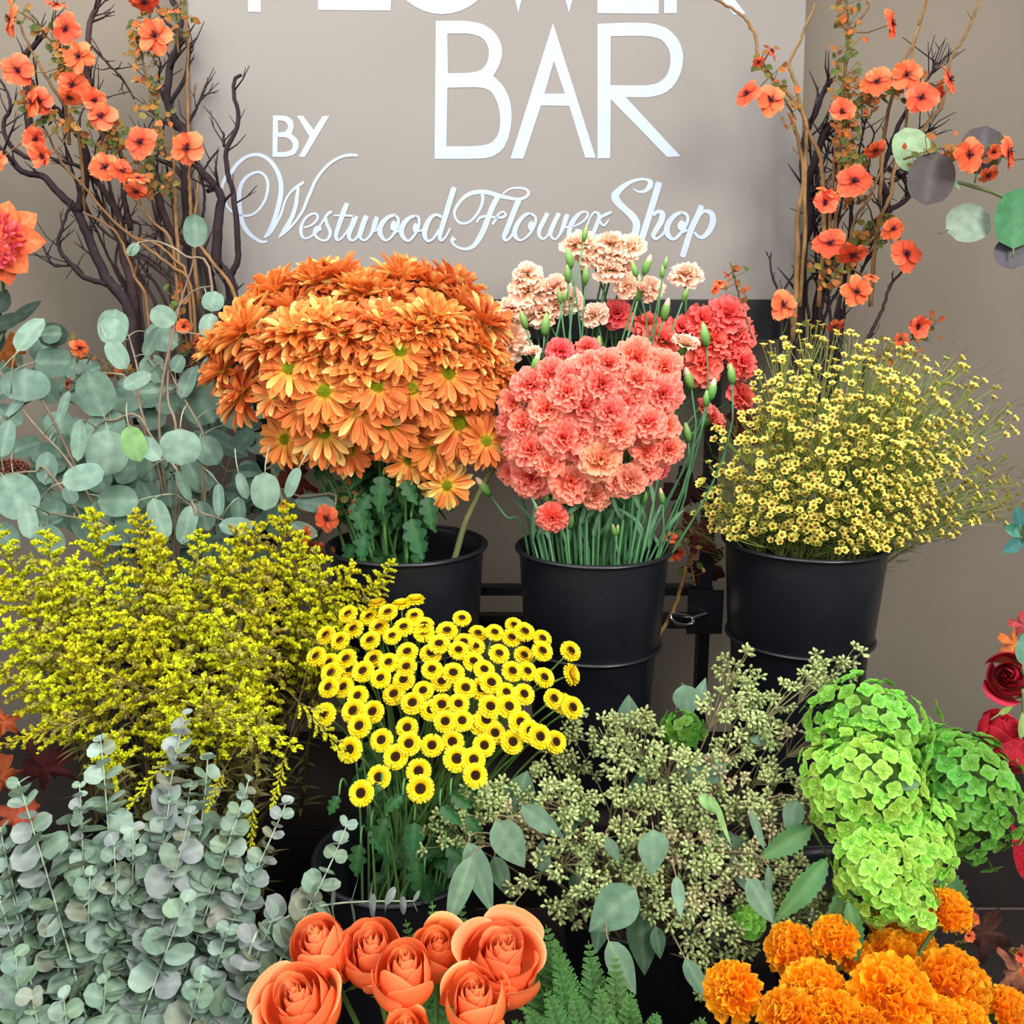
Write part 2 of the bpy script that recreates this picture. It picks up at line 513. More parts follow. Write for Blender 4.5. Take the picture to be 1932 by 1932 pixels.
ribbon_letter([[(930, 750, 50), (820, 785, 62), (725, 870, 84), (672, 980, 92), (690, 1090, 80), (765, 1172, 46), (850, 1130, 42), (930, 1020, 56), (975, 900, 56), (975, 810, 46), (915, 752, 50)], [(880, 1010, 60), (900, 930, 100), (930, 860, 90)], [(920, 1050, 30), (1000, 1010, 34)]], TB, 1, 5)
ribbon_letter([[(1290, 765, 44), (1180, 790, 62), (1080, 880, 84), (1030, 1000, 92), (1055, 1110, 74), (1135, 1180, 46), (1210, 1130, 42), (1295, 1000, 50), (1325, 880, 46), (1310, 790, 44), (1250, 765, 48)], [(1250, 1040, 50), (1262, 960, 90), (1290, 900, 80)], [(1290, 1030, 30), (1380, 1000, 40)]], TB, 1, 6)
ribbon_letter([[(1700, 790, 50), (1600, 748, 50), (1500, 820, 74), (1435, 950, 92), (1415, 1080, 84), (1465, 1180, 50), (1560, 1140, 40), (1660, 990, 50)], [(1905, 290, 92), (1840, 500, 94), (1765, 750, 90), (1695, 980, 84), (1665, 1110, 70), (1690, 1172, 50), (1765, 1110, 38), (1840, 970, 30)]], TB, 1, 7)
ribbon_letter([[(700, 400, 60), (710, 500, 52), (670, 640, 50), (590, 770, 46), (480, 870, 42), (360, 890, 46), (272, 830, 40), (240, 710, 46), (290, 590, 52), (400, 460, 62), (540, 385, 72), (700, 368, 76), (840, 388, 76), (960, 430, 80), (1100, 460, 62), (1280, 490, 50), (1410, 460, 50), (1470, 390, 50), (1420, 325, 45), (1300, 302, 38), (1160, 320, 30), (1040, 400, 34)],
    [(965, 440, 90), (870, 620, 92), (800, 800, 92), (740, 960, 96), (650, 1140, 90), (550, 1270, 70), (420, 1315, 50), (280, 1280, 40), (200, 1190, 52), (240, 1130, 100)],
    [(605, 880, 30), (660, 800, 42), (760, 772, 45), (900, 792, 42), (1040, 790, 45), (1092, 740, 40), (1040, 700, 34), (970, 740, 36), (930, 820, 46), (865, 910, 46)]], TC, 1, 0)
ribbon_letter([[(1310, 500, 95), (1240, 660, 92), (1170, 840, 92), (1095, 1030, 90), (1060, 1120, 72), (1090, 1172, 48), (1150, 1140, 40), (1220, 1050, 46)]], TC, 1, 4)
ribbon_letter([[(1490, 718, 46), (1400, 760, 62), (1310, 860, 74), (1250, 980, 84), (1242, 1090, 82), (1320, 1170, 40), (1420, 1130, 36), (1510, 1030, 50), (1575, 900, 46), (1582, 790, 45), (1500, 722, 45)], [(1500, 1010, 50), (1510, 930, 110), (1550, 870, 80)]], TC, 1, 5)
ribbon_letter([[(320, 790, 86), (240, 950, 84), (170, 1100, 80), (172, 1210, 62), (240, 1262, 46), (320, 1200, 42), (385, 1070, 64), (460, 930, 84), (530, 790, 84)], [(525, 800, 70), (450, 950, 84), (390, 1100, 84), (380, 1200, 62), (450, 1270, 42), (530, 1200, 46), (600, 1050, 76), (650, 900, 96), (685, 810, 76)], [(640, 1050, 40), (700, 1040, 40), (760, 1000, 40)]], TD, 1, 1)
ribbon_letter([[(775, 1045, 32), (930, 970, 36), (1030, 880, 40), (1052, 800, 42), (985, 765, 40), (880, 820, 70), (790, 930, 92), (730, 1060, 92), (710, 1200, 82), (760, 1270, 50), (900, 1230, 40)]], TD, 1, 2)
ribbon_letter([[(950, 1200, 44), (1040, 1010, 36), (1110, 850, 36), (1180, 778, 42), (1250, 810, 60), (1258, 900, 80), (1200, 1040, 80), (1130, 1220, 80)], [(1270, 880, 50), (1370, 822, 60), (1490, 770, 44)], [(1275, 950, 50), (1345, 1020, 42), (1440, 910, 28)]], TD, 1, 3)
ribbon_letter([[(435, 290, 18), (520, 335, 34), (620, 325, 54), (690, 255, 84), (700, 190, 74), (630, 148, 42), (500, 155, 46), (350, 215, 66), (220, 320, 96), (165, 405, 122), (210, 500, 112), (320, 605, 100), (425, 705, 108), (488, 820, 112), (470, 960, 110), (400, 1090, 80)]], TE, 1, 0)
ribbon_letter([[(835, 190, 105), (780, 380, 102), (712, 600, 100), (650, 800, 100), (580, 1020, 100), (555, 1100, 90)], [(740, 690, 60), (815, 640, 56), (880, 670, 90), (865, 780, 92), (795, 900, 82), (745, 1000, 70), (785, 1052, 42), (870, 1000, 34), (940, 910, 46)]], TE, 1, 3)
ribbon_letter([[(1190, 645, 46), (1080, 690, 66), (990, 790, 84), (950, 900, 92), (972, 1000, 80), (1050, 1055, 50), (1130, 1000, 50), (1220, 880, 50), (1270, 760, 48), (1245, 680, 48), (1170, 648, 50)], [(1160, 920, 60), (1165, 850, 110), (1210, 790, 80)], [(1170, 960, 36), (1270, 915, 40)]], TE, 1, 5)
ribbon_letter([[(1480, 545, 84), (1420, 700, 92), (1340, 860, 92), (1290, 1000, 90), (1240, 1160, 92), (1185, 1330, 92)], [(1430, 710, 50), (1520, 632, 50), (1620, 660, 80), (1652, 760, 96), (1612, 900, 90), (1520, 1012, 70), (1440, 1022, 50), (1365, 950, 38)]], TE, 1, 1)

# ------------------------------------------------------------------ black flower rack: ledge, rails, uprights, shelves, clamp plate
def bar_px(g, x0, y0, x1, y1, Y, dy=0.02):
    a = at(x0, y0, Y); b = at(x1, y1, Y)
    lo = (min(a.x, b.x), Y, min(a.z, b.z)); hi = (max(a.x, b.x), Y + dy, max(a.z, b.z))
    g.box(lo, hi, (0, 0, 0))
rack = thing('flower_display_rack', (0.0, 1.45, 0.0), 'black metal flower display rack with rails and dark shelves behind the buckets', 'display rack')
g = Geo(); a = at(386, 566, 1.64); b = at(1512, 640, 1.64)
g.box((a.x, 1.64, b.z), (b.x, 1.70, a.z), (0, 0, 0)); g.obj('ledge', M_METAL, rack, flat=True)
for (y0, y1, Y) in ((1108, 1124, 1.58), (1163, 1186, 1.565)):
    g = Geo(); bar_px(g, 500, y0, 1345, y1, Y, 0.025); g.obj('rail', M_METAL, rack, flat=True)
for (x0, x1, yt) in ((1344, 1366, 640), (470, 492, 640), (1622, 1642, 1180)):
    a = at(x0, yt, 1.59); b = at(x1, yt, 1.59)
    top = min(a.z, at(900, 640, 1.64).z) if yt == 640 else a.z
    g = Geo(); g.box((a.x, 1.59, 0.0), (b.x, 1.62, top), (0, 0, 0)); g.obj('upright', M_METAL, rack, flat=True)
g = Geo(); bar_px(g, 1299, 1114, 1362, 1196, 1.53, 0.004); a = at(1345, 1140, 1.53); g.box((a.x, 1.534, a.z - 0.03), (a.x + 0.012, 1.59, a.z), (0, 0, 0))
g.obj('clamp_plate', M_METAL, rack, flat=True)
RIMZ = at(1120, 1035, 1.42).z
SH1 = RIMZ - 0.40
for (x0, x1, y0, y1, z) in ((-1.0, 1.0, 1.28, 1.60, SH1), (-1.0, 1.0, 0.93, 1.28, 0.58), (-0.90, 0.90, 0.55, 0.93, 0.40)):
    g = Geo(); g.box((x0, y0, z - 0.02), (x1, y1, z), (0, 0, 0)); g.obj('shelf', M_SHELF, rack, flat=True)
for (x0, x1, y, z0, z1) in ((-1.0, 1.0, 1.285, 0.58, SH1 - 0.02), (-1.0, 1.0, 0.935, 0.40, 0.56)):
    g = Geo(); g.box((x0, y, z0), (x1, y + 0.012, z1), (0, 0, 0)); g.obj('shade_panel', M_SHELF, rack, flat=True)  # dark panels added between the tiers, standing for the shade below
for x in (-0.86, 0.86):
    for y, zt in ((1.26, 0.56), (0.91, 0.38), (0.57, 0.38)):
        g = Geo(); g.box((x - 0.012, y - 0.012, 0), (x + 0.012, y + 0.012, zt), (0, 0, 0)); g.obj('leg', M_METAL, rack, flat=True)
    g = Geo(); g.box((x - 0.012, 1.27, 0.56), (x + 0.012, 1.29, SH1 - 0.02), (0, 0, 0)); g.obj('leg', M_METAL, rack, flat=True)
# steel hook bolt through the plate
hk = at(1300, 1165, 1.50)
bolt = thing('screw_eye_hook', hk, 'shiny bent steel hook bolt sticking out beside the right bucket', 'hook')
p = [at(*q) for q in ((1304, 1176, 1.50), (1292, 1180, 1.495), (1276, 1176, 1.49), (1266, 1166, 1.49), (1268, 1159, 1.495), (1282, 1160, 1.50), (1298, 1163, 1.505), (1306, 1166, 1.51), (1308, 1172, 1.50), (1304, 1178, 1.492))]
g = Geo(); g.tube([Vector(q) for q in smooth([tuple(x) for x in p], 5)], 0.0032, 0.0032, (1, 1, 1), 10); g.obj('hook_loop', M_CHROME, bolt)
g = Geo(); p0, p1 = at(1304, 1167, 1.50), at(1332, 1156, 1.528)
n = 30
g.tube([p0 + (p1 - p0) * i / n for i in range(n + 1)], lambda t: 0.0030 + 0.0005 * (int(t * 30) % 2), 0, (1, 1, 1), 10); g.obj('threaded_shank', M_CHROME, bolt)

# ------------------------------------------------------------------ buckets
def bucket(px, py, Y, wpx, H, label, ring=0.155, taper=0.80, tilt=(0, 0)):
    c = at(px, py, Y)
    R = wpx * mpp(px, py, Y) / 2
    t = thing('flower_bucket', c - Vector((0, 0, H)), label, 'bucket', 'black plastic flower buckets')
    k = lambda z: R * 0.965 * (1 - (1 - taper) * (z / H)) * 1.0        # radius at depth z below the rim
    T = Matrix.Translation(c)
    th = 0.003
    zr = -ring * (H / 0.37)
    g = Geo()
    prof = [(R - 0.004, 0.0), (k(0.006), -0.006), (k(0.03), -0.03), (k(-zr), zr), (k(-zr) * 0.955, zr - 0.006), (k(H) * 0.955, -H + 0.006), (k(H) * 0.94, -H), (0.0, -H)]
    inner = [(0.0, -H + 0.004), (k(H) * 0.94 - th, -H + 0.004), (k(-zr) * 0.955 - th, zr), (k(0.03) - th, -0.03), (R - 0.004 - th, -0.001), (R - 0.004, 0.0)]
    g.lathe(prof, (0, 0, 0), 64, T)
    g.lathe(inner, (0, 0, 0), 64, T)
    g.obj('bucket_body', M_PLASTIC, t)
    g = Geo()
    rp = [(R + 0.0045 * math.cos(a) - 0.002, 0.0035 * math.sin(a)) for a in [2 * math.pi * i / 10 for i in range(11)]]
    g.lathe(rp, (0, 0, 0), 64, T); g.obj('rim', M_PLASTIC, t)
    g = Geo()
    rp = [(k(-zr) + 0.001 + 0.0035 * math.cos(a), zr + 0.003 * math.sin(a)) for a in [2 * math.pi * i / 10 for i in range(11)]]
    g.lathe(rp, (0, 0, 0), 64, T); g.obj('stacking_ring', M_PLASTIC, t)
    return c, R, t
BK_MUM = bucket(768, 1027, 1.42, 300, 0.37, 'black plastic bucket holding the orange chrysanthemums, left of the top tier')
BK_CARN = bucket(1120, 1032, 1.40, 292, 0.37, 'black plastic bucket packed with carnation stems in the middle of the top tier')
BK_WAX = bucket(1520, 1020, 1.42, 306, 0.37, 'black plastic bucket of yellow waxflower at the right of the top tier')
BK_BUTTON = bucket(752, 1612, 1.08, 318, 0.25, 'shaded black bucket under the yellow button chrysanthemums')
def low_bucket(x, y, zf, H, R, label):
    c = Vector((x, y, zf + H))
    t = thing('flower_bucket', Vector((x, y, zf)), label, 'bucket', 'black plastic flower buckets')
    T = Matrix.Translation(Vector((x, y, zf)))
    g = Geo()
    g.lathe([(0, 0), (R * 0.78, 0), (R * 0.8, 0.004), (R * 0.97, H - 0.004), (R, H), (R - 0.004, H), (R * 0.95 - 0.003, H - 0.01), (R * 0.78 - 0.003, 0.005), (0, 0.005)], (0, 0, 0), 48, T)
    g.obj('bucket_body', M_PLASTIC, t)
    g = Geo(); g.lathe([(R + 0.003 * math.cos(a), H + 0.003 * math.sin(a)) for a in [2 * math.pi * i / 8 for i in range(9)]], (0, 0, 0), 48, T); g.obj('rim', M_PLASTIC, t)
    return c
C_GOLD = low_bucket(-0.47, 1.13, 0.58, 0.22, 0.11, 'dark bucket hidden beneath the yellow goldenrod plumes')
C_SILV = low_bucket(-0.56, 1.43, SH1, 0.24, 0.115, 'dark bucket behind the goldenrod holding silver dollar eucalyptus')
C_SEED = low_bucket(0.17, 1.10, 0.58, 0.16, 0.11, 'dark bucket under the seeded eucalyptus')
C_HYD = low_bucket(0.445, 1.10, 0.58, 0.16, 0.10, 'dark bucket under the green hydrangeas')
C_BABY = low_bucket(-0.42, 0.80, 0.40, 0.22, 0.11, 'dark bucket under the blue grey eucalyptus at the lower left')
C_ROSE = low_bucket(-0.10, 0.74, 0.40, 0.22, 0.10, 'dark bucket under the orange roses')
C_FERN = low_bucket(0.115, 0.80, 0.40, 0.20, 0.085, 'dark bucket under the green fern between roses and marigolds')
C_MARI = low_bucket(0.335, 0.76, 0.40, 0.22, 0.11, 'dark bucket under the orange marigolds')
# ------------------------------------------------------------------ stems
def bez(p0, p1, p2, p3, n=8):
    out = []
    for i in range(n + 1):
        t = i / n; s = 1 - t
        out.append(p0 * (s ** 3) + p1 * (3 * s * s * t) + p2 * (3 * s * t * t) + p3 * (t ** 3))
    return out
def disk(c, r, z=0.0):
    a, q = U(0, 2 * math.pi), math.sqrt(U(0, 1)) * r
    return Vector((c.x + q * math.cos(a), c.y + q * math.sin(a), c.z + z))
def stem_path(base, head, d, n=9):
    L = (head - base).length
    return bez(base, base + Vector((0, 0, L * 0.35)) + (head - base) * 0.05, head - Vector(d) * L * 0.3, head, n)

# ------------------------------------------------------------------ orange chrysanthemums
OR1, OR2, ORT, ORY = lin('#d9652c'), lin('#ea863e'), lin('#f6bb6a'), lin('#f6d34a')
def mum_heads(seed, openness, yellow=0.0):
    """petal mesh and disc mesh of unit radius 1"""
    r = random.Random(seed)
    g = Geo()
    layers = [(15, 0.50, 0.20, 66), (17, 0.72, 0.23, 48), (19, 0.90, 0.24, 28), (19, 1.0, 0.25, 10), (13, 0.97, 0.24, -12)]
    for li, (n, L, W, el) in enumerate(layers):
        if li <= (1 if openness > 0.8 else 0) and openness > 0.6: continue
        el = el * (1.35 - openness * 0.75) + (12 if openness < 0.5 else -4)
        for k in range(n):
            a = 2 * math.pi * (k + r.uniform(-0.25, 0.25)) / n + li * 0.4
            e0 = math.radians(el + r.uniform(-9, 9)); Lk = L * r.uniform(0.86, 1.08); Wk = W * r.uniform(0.85, 1.15)
            curl = r.uniform(-0.55, 0.15); cup = r.uniform(0.4, 1.0)
            base = lin('#f2cf3c'); mid = mix(OR1, OR2, r.random()); tip = mix(mid, ORT, r.uniform(0.0, 0.55))
            if r.random() < 0.10 + yellow: mid, tip = mix(mid, lin('#f3c45a'), 0.7), lin('#f6df8c')
            M = Matrix.Rotation(a, 4, 'Z') @ Matrix.Translation((0.10, 0, 0.02 * (4 - li))) @ Matrix.Rotation(r.uniform(-0.35, 0.35), 4, 'X')
            def fn(u, v):
                w = Wk * 0.5 * (0.34 + 0.66 * (u / 0.72) ** 0.8 if u < 0.72 else max(0.16, math.sqrt(max(0, 1 - ((u - 0.72) / 0.285) ** 2))))
                th = e0 + curl * u
                x = Lk * u * math.cos(e0 + curl * u * 0.5); z = Lk * u * math.sin(e0 + curl * u * 0.5)
                zz = cup * v * v * w * 0.8
                return (x - zz * math.sin(th), v * w, z + zz * math.cos(th))
            def col(u, v):
                c = mix(base, mid, min(1, u * 2.6)) if u < 0.4 else mix(mid, tip, (u - 0.4) / 0.6)
                if abs(v) > 0.9: c = mix(c, ORT, 0.4)
                if abs(v) < 0.1: c = mix(c, OR1, 0.3)
                return c
            g.grid(8, 4, fn, col, M)
    me = g.mesh('mum_petals', M_PETAL)
    g = Geo()
    for i in range(90):
        q = math.sqrt(i / 90); a = i * 2.39996
        rr = q * 0.215
        g.blob((rr * math.cos(a), rr * math.sin(a), 0.15 * (1 - q * q) + 0.07), 0.022, jit(mix(lin('#8fae1c'), lin('#c8c52c'), q), 0.15, r), 5, 3, 1.4)
    g.blob((0, 0, 0.02), 0.20, lin('#7d991a'), 12, 6, 0.8)
    g.blob((0, 0, -0.06), 0.15, lin('#4d7a35'), 10, 5, 0.8)
    return me, g.mesh('mum_disc', M_FLORET)
MUMS_OPEN = [mum_heads(s, 0.85) for s in (1, 2, 3)]
MUMS_MID = [mum_heads(s, 0.5, 0.08) for s in (11, 12, 13)]
MUMS_CUP = [mum_heads(s, 0.2, 0.12) for s in (21, 22, 23)]
MUM_YEL = mum_heads(31, 0.95, 0.45)
mum_list = [(548, 697, 58, 'o'), (614, 739, 62, 'o'), (713, 729, 60, 'o'), (680, 769, 66, 'o'), (613, 816, 60, 'y'), (731, 799, 62, 'o'), (865, 799, 68, 'o'), (842, 915, 46, 'y'),
    (539, 829, 50, 'o'), (461, 742, 58, 'm'), (845, 706, 58, 'o'), (755, 664, 56, 'o'), (680, 688, 56, 'm'), (833, 655, 54, 'm'), (890, 724, 54, 'o'), (887, 673, 54, 'm'),
    (650, 628, 60, 'm'), (560, 628, 62, 'm'), (464, 628, 60, 'c'), (412, 655, 42, 'c'), (509, 655, 54, 'm'), (678, 560, 60, 'c'), (599, 540, 58, 'c'), (524, 556, 54, 'c'), (758, 530, 54, 'c'),
    (749, 575, 54, 'c'), (792, 622, 62, 'm'), (873, 590, 60, 'c'), (858, 548, 54, 'c'), (914, 612, 50, 'c'), (772, 868, 46, 'y'), (915, 832, 50, 'o'), (424, 700, 46, 'c'), (490, 592, 54, 'c'),
    (636, 585, 56, 'm'), (776, 735, 56, 'o'), (930, 700, 52, 'm'), (712, 612, 54, 'm'), (572, 765, 54, 'o'), (820, 845, 52, 'o'), (705, 560, 56, 'c'), (640, 530, 52, 'c'), (555, 590, 58, 'c'), (820, 600, 56, 'm'), (815, 545, 50, 'c'), (905, 650, 50, 'm'), (735, 620, 54, 'm'), (610, 610, 54, 'm'), (660, 850, 46, 'o'), (700, 650, 52, 'm'), (600, 670, 52, 'm'), (815, 760, 50, 'o'), (520, 745, 46, 'o')]
words = place_words([(a, b) for a, b, c, d in mum_list], 6)
bc = BK_MUM[0]
LOBED = []
for s in range(3):
    g = Geo(); leaf(g, 1, 0.62, None, lin('#234a26'), lin('#336a3a'), 'lobed', 0.35, 0.3, 22, 4, rib=lin('#5f8a55')); LOBED.append(g.mesh('lobed_leaf', M_LEAF))
mum_c = at(680, 800, 1.44)
for i, (px, py, s, kind) in enumerate(mum_list):
    q = ((px - 675) / 300) ** 2 + ((py - 690) / 230) ** 2
    Y = 1.47 - 0.16 * math.sqrt(max(0, 1 - q)) + (0.07 if py < 600 else 0)
    if py > 780: Y = min(Y, 1.37)
    if kind in 'oy': Y -= 0.02
    H = at(px, py, Y)
    d = (H - mum_c)
    d = Vector((d.x * 1.0, d.y * 1.0 - 0.04, d.z + 0.05)).normalized()
    if kind in 'oy': d = (d + Vector((0, -0.9, 0.12))).normalized()
    base = disk(bc, BK_MUM[1] * 0.42, -0.30); base.x -= 0.015
    look = {'o': 'orange chrysanthemum with open petals around a green centre', 'm': 'orange chrysanthemum with half raised petals', 'c': 'orange chrysanthemum seen from the side with upright petals', 'y': 'yellowish orange daisy chrysanthemum with narrow petals'}[kind]
    t = thing('chrysanthemum', base, look + ', ' + words[i], 'flower', 'chrysanthemums in the left top bucket')
    mes = {'o': MUMS_OPEN, 'm': MUMS_MID, 'c': MUMS_CUP}.get(kind, [MUM_YEL])
    pm, dm = mes[i % len(mes)]
    S = s * (1.06 if kind in 'oy' else 1.16) * mpp(px, py, Y)
    M = Matrix.Translation(H) @ zrot(d, U(0, 6.28)) @ Matrix.Scale(S, 4)
    inst('petals', pm, t, M); inst('flower_centre', dm, t, M)
    g = Geo(); path = stem_path(base, H - d * S * 0.08, d, 10)
    g.tube(path, 0.0032, 0.0022, jit(lin('#5d8a48'), 0.15), 6); g.obj('stem', M_STEM, t)
    for k in range(2):
        j = rng.randint(4, 7); p0 = path[j]; out = Vector((U(-1, 1), U(-1, 0.2), -0.2))
        Lf = U(0.035, 0.052)
        inst('leaf', LOBED[k % 3], t, Matrix.Translation(p0) @ frame(out, (0, -0.3, 1)) @ Matrix.Scale(Lf, 4))
# hanging lobed leaves under the heads
for (x, y, L, a) in ((722, 895, 66, -95), (775, 975, 76, -75), (700, 930, 50, -120), (805, 935, 60, -80), (760, 905, 50, -60), (668, 945, 60, -70), (690, 1000, 55, -100)):
    p0 = at(x, y, 1.33); m_ = mpp(x, y, 1.33)
    dr = RT * math.cos(math.radians(a)) + UP * math.sin(math.radians(a)) - FW * 0.25
    t = thing('chrysanthemum_leaf', p0, 'lobed green chrysanthemum leaf drooping among the stems below the orange heads', 'leaf', 'lobed leaves below the orange chrysanthemums')
    inst('leaf_blade', LOBED[1], t, Matrix.Translation(p0) @ frame(dr, -FW + Vector((U(-.3, .3), 0, .3))) @ Matrix.Scale(L * 1.0 * m_, 4))
    g = Geo(); g.tube(bez(p0, p0 + Vector((0, 0.01, 0.012)), p0 + Vector((U(-.01, .01), 0.03, 0.01)), p0 + Vector((U(-.01, .01), 0.05, -0.02)), 5), 0.0014, 0.0018, lin('#4f7d45'), 5); g.obj('leaf_stalk', M_STEM, t)

# ------------------------------------------------------------------ carnations
def carnation_mesh(seed, c_in, c_mid, c_edge, full=1.0):
    r = random.Random(seed)
    g = Geo()
    layers = [(6, 0.60, 80, 0.45), (8, 0.72, 62, 0.55), (9, 0.88, 40, 0.62), (9, 1.0, 20, 0.70), (8, 1.02, 2, 0.74)]
    for li, (n, L, el, W) in enumerate(layers):
        for k in range(n):
            a = 2 * math.pi * (k + r.uniform(-0.3, 0.3)) / n + li
            e0 = math.radians(el * full + (1 - full) * 75 + r.uniform(-10, 10)); Lk = L * r.uniform(0.88, 1.08); Wk = W * r.uniform(0.85, 1.15)
            ph, fr, am = r.uniform(0, 6), r.uniform(2.2, 3.6), r.uniform(0.05, 0.12)
            curl = r.uniform(-0.7, -0.1); zc = r.uniform(0, 6)
            cm = jit(mix(c_mid, c_edge, r.random() * 0.4), 0.07, r)
            M = Matrix.Rotation(a, 4, 'Z') @ Matrix.Translation((0.03, 0, 0.03 * (4 - li))) @ Matrix.Rotation(r.uniform(-0.3, 0.3), 4, 'X')
            def fn(u, v):
                w = Wk * 0.5 * (0.12 + 0.88 * u ** 0.8)
                uu = u * (1 - 0.16 * v * v * u) + (0.035 * math.sin(v * 22 + zc) if u > 0.95 else 0)
                th = e0 + curl * uu
                x = Lk * uu * math.cos(e0 + curl * uu * 0.5); z = Lk * uu * math.sin(e0 + curl * uu * 0.5)
                zz = am * u * u * math.sin(v * fr * 2 + ph) + 0.06 * u * u * u * math.sin(v * 9 + zc)
                return (x - zz * math.sin(th), v * w, z + zz * math.cos(th))
            def col(u, v):
                if u < 0.6: return mix(c_in, cm, u / 0.6)
                return mix(cm, c_edge, (u - 0.6) / 0.4)
            g.grid(5, 8, fn, col, M)
    return g.mesh('carnation_petals', M_PETAL)
def calyx_mesh():
    g = Geo()
    pr = [(0.0, -0.75), (0.10, -0.74), (0.17, -0.62), (0.22, -0.4), (0.24, -0.15), (0.27, 0.05), (0.30, 0.16), (0.24, 0.12), (0.1, 0.1)]
    g.lathe(pr, lambda z: mix(lin('#3f7a33'), lin('#76a54e'), (z + 0.75) / 0.9), 12)
    return g.mesh('calyx', M_LEAF)
CAL = calyx_mesh()
CORAL = [carnation_mesh(s, lin('#e64438'), lin('#fc6c58'), lin('#ffa48c')) for s in (1, 2, 3, 4)]
CRED = [carnation_mesh(s, lin('#da3636'), lin('#fb5a50'), lin('#ff8a7c')) for s in (5, 6, 7)]
CORANGE = [carnation_mesh(8, lin('#d8643c'), lin('#ee8158'), lin('#f6ad8c'))]
PEACH = [carnation_mesh(s, lin('#f0a27c'), lin('#fac6a4'), lin('#fde0c8')) for s in (9, 10, 11)]
PEACHC = [carnation_mesh(s, lin('#f0a27c'), lin('#fac6a4'), lin('#fde0c8'), 0.55) for s in (12, 13)]
CORALC = [carnation_mesh(s, lin('#dc4548'), lin('#ea5b56'), lin('#f28578'), 0.45) for s in (14, 15)]
def bud_mesh(tipc):
    g = Geo()
    g.lathe([(0.0, -0.9), (0.13, -0.88), (0.3, -0.6), (0.36, -0.2), (0.33, 0.2), (0.2, 0.5), (0.14, 0.55)], lambda z: mix(lin('#4a8c38'), lin('#8fb866'), (z + 0.9) / 1.5), 10)
    g.lathe([(0.26, 0.3), (0.22, 0.6), (0.12, 0.85), (0.0, 0.95)], tipc, 8)
    return g.mesh('bud_body', M_LEAF)
BUDG, BUDP = bud_mesh(lin('#9cc070')), bud_mesh(lin('#f2cfae'))
cc = BK_CARN[0]
carn = []
for (x, y, r) in ((1029, 771, 36), (1101, 768, 40), (1137, 726, 40), (1068, 738, 34), (1176, 762, 36), (1206, 714, 34), (1251, 744, 36), (1224, 795, 33), (1168, 815, 34), (1131, 802, 28), (1062, 825, 38), (999, 849, 36), (984, 800, 30), (1224, 850, 30), (1263, 849, 28), (1257, 805, 26), (999, 900, 42), (1077, 909, 36), (962, 888, 24), (1002, 723, 34), (1038, 705, 32), (1074, 712, 32), (1110, 690, 30), (1149, 684, 30), (1203, 672, 36), (1254, 690, 34), (969, 760, 28), (960, 800, 26), (1100, 815, 28), (1200, 750, 30), (1150, 775, 30), (1173, 905, 30), (1098, 860, 26), (1222, 885, 26), (1035, 870, 28), (975, 845, 28)):
    carn.append((x, y, r, 'coral', 1.40, 0.13))
for (x, y, r) in ((1332, 684, 38), (1404, 684, 30), (1230, 614, 32), (1251, 636, 34), (1330, 603, 34), (1377, 590, 38), (1395, 626, 36), (1290, 618, 30), (1350, 640, 34), (1164, 588, 30), (1059, 660, 26), (1110, 654, 22), (1404, 747, 28), (1385, 650, 30), (1340, 625, 30), (1041, 978, 28)):
    carn.append((x, y, r, 'red', 1.50 if y < 900 else 1.30, 0.08 if y < 900 else 0))
for (x, y, r) in ((1134, 867, 38), (1122, 935, 27), (1190, 905, 28)): carn.append((x, y, r, 'orange', 1.39, 0.13))
for (x, y, r) in ((1344, 789, 26), (1326, 768, 18), (1240, 885, 22)): carn.append((x, y, r, 'coralclosed', 1.42, 0.06))
for (x, y, r) in ((1092, 456, 32), (1110, 476, 26), (1155, 456, 30), (1191, 460, 27), (1149, 503, 30), (1164, 479, 20), (993, 512, 26), (993, 542, 36), (1044, 540, 28), (966, 578, 28), (1020, 584, 32), (960, 642, 36), (1224, 540, 27), (1182, 536, 26), (1293, 515, 29), (1080, 561, 24), (1120, 590, 26), (1048, 572, 24), (1185, 506, 18)):
    carn.append((x, y, r, 'peach', 1.49, 0.05))
for (x, y, r) in ((1293, 647, 26), (1210, 545, 20), (1086, 684, 20), (1004, 665, 18)): carn.append((x, y, r, 'peachclosed', 1.44, 0.05))
LOOK = {'coral': 'coral pink carnation with ruffled petals', 'red': 'deep coral red carnation', 'orange': 'orange tinted carnation with pale edges', 'coralclosed': 'half closed coral carnation', 'peach': 'pale peach carnation', 'peachclosed': 'small half closed peach carnation'}
MES = {'coral': CORAL, 'red': CRED, 'orange': CORANGE, 'coralclosed': CORALC, 'peach': PEACH, 'peachclosed': PEACHC}
core = at(1150, 860, 1.44)
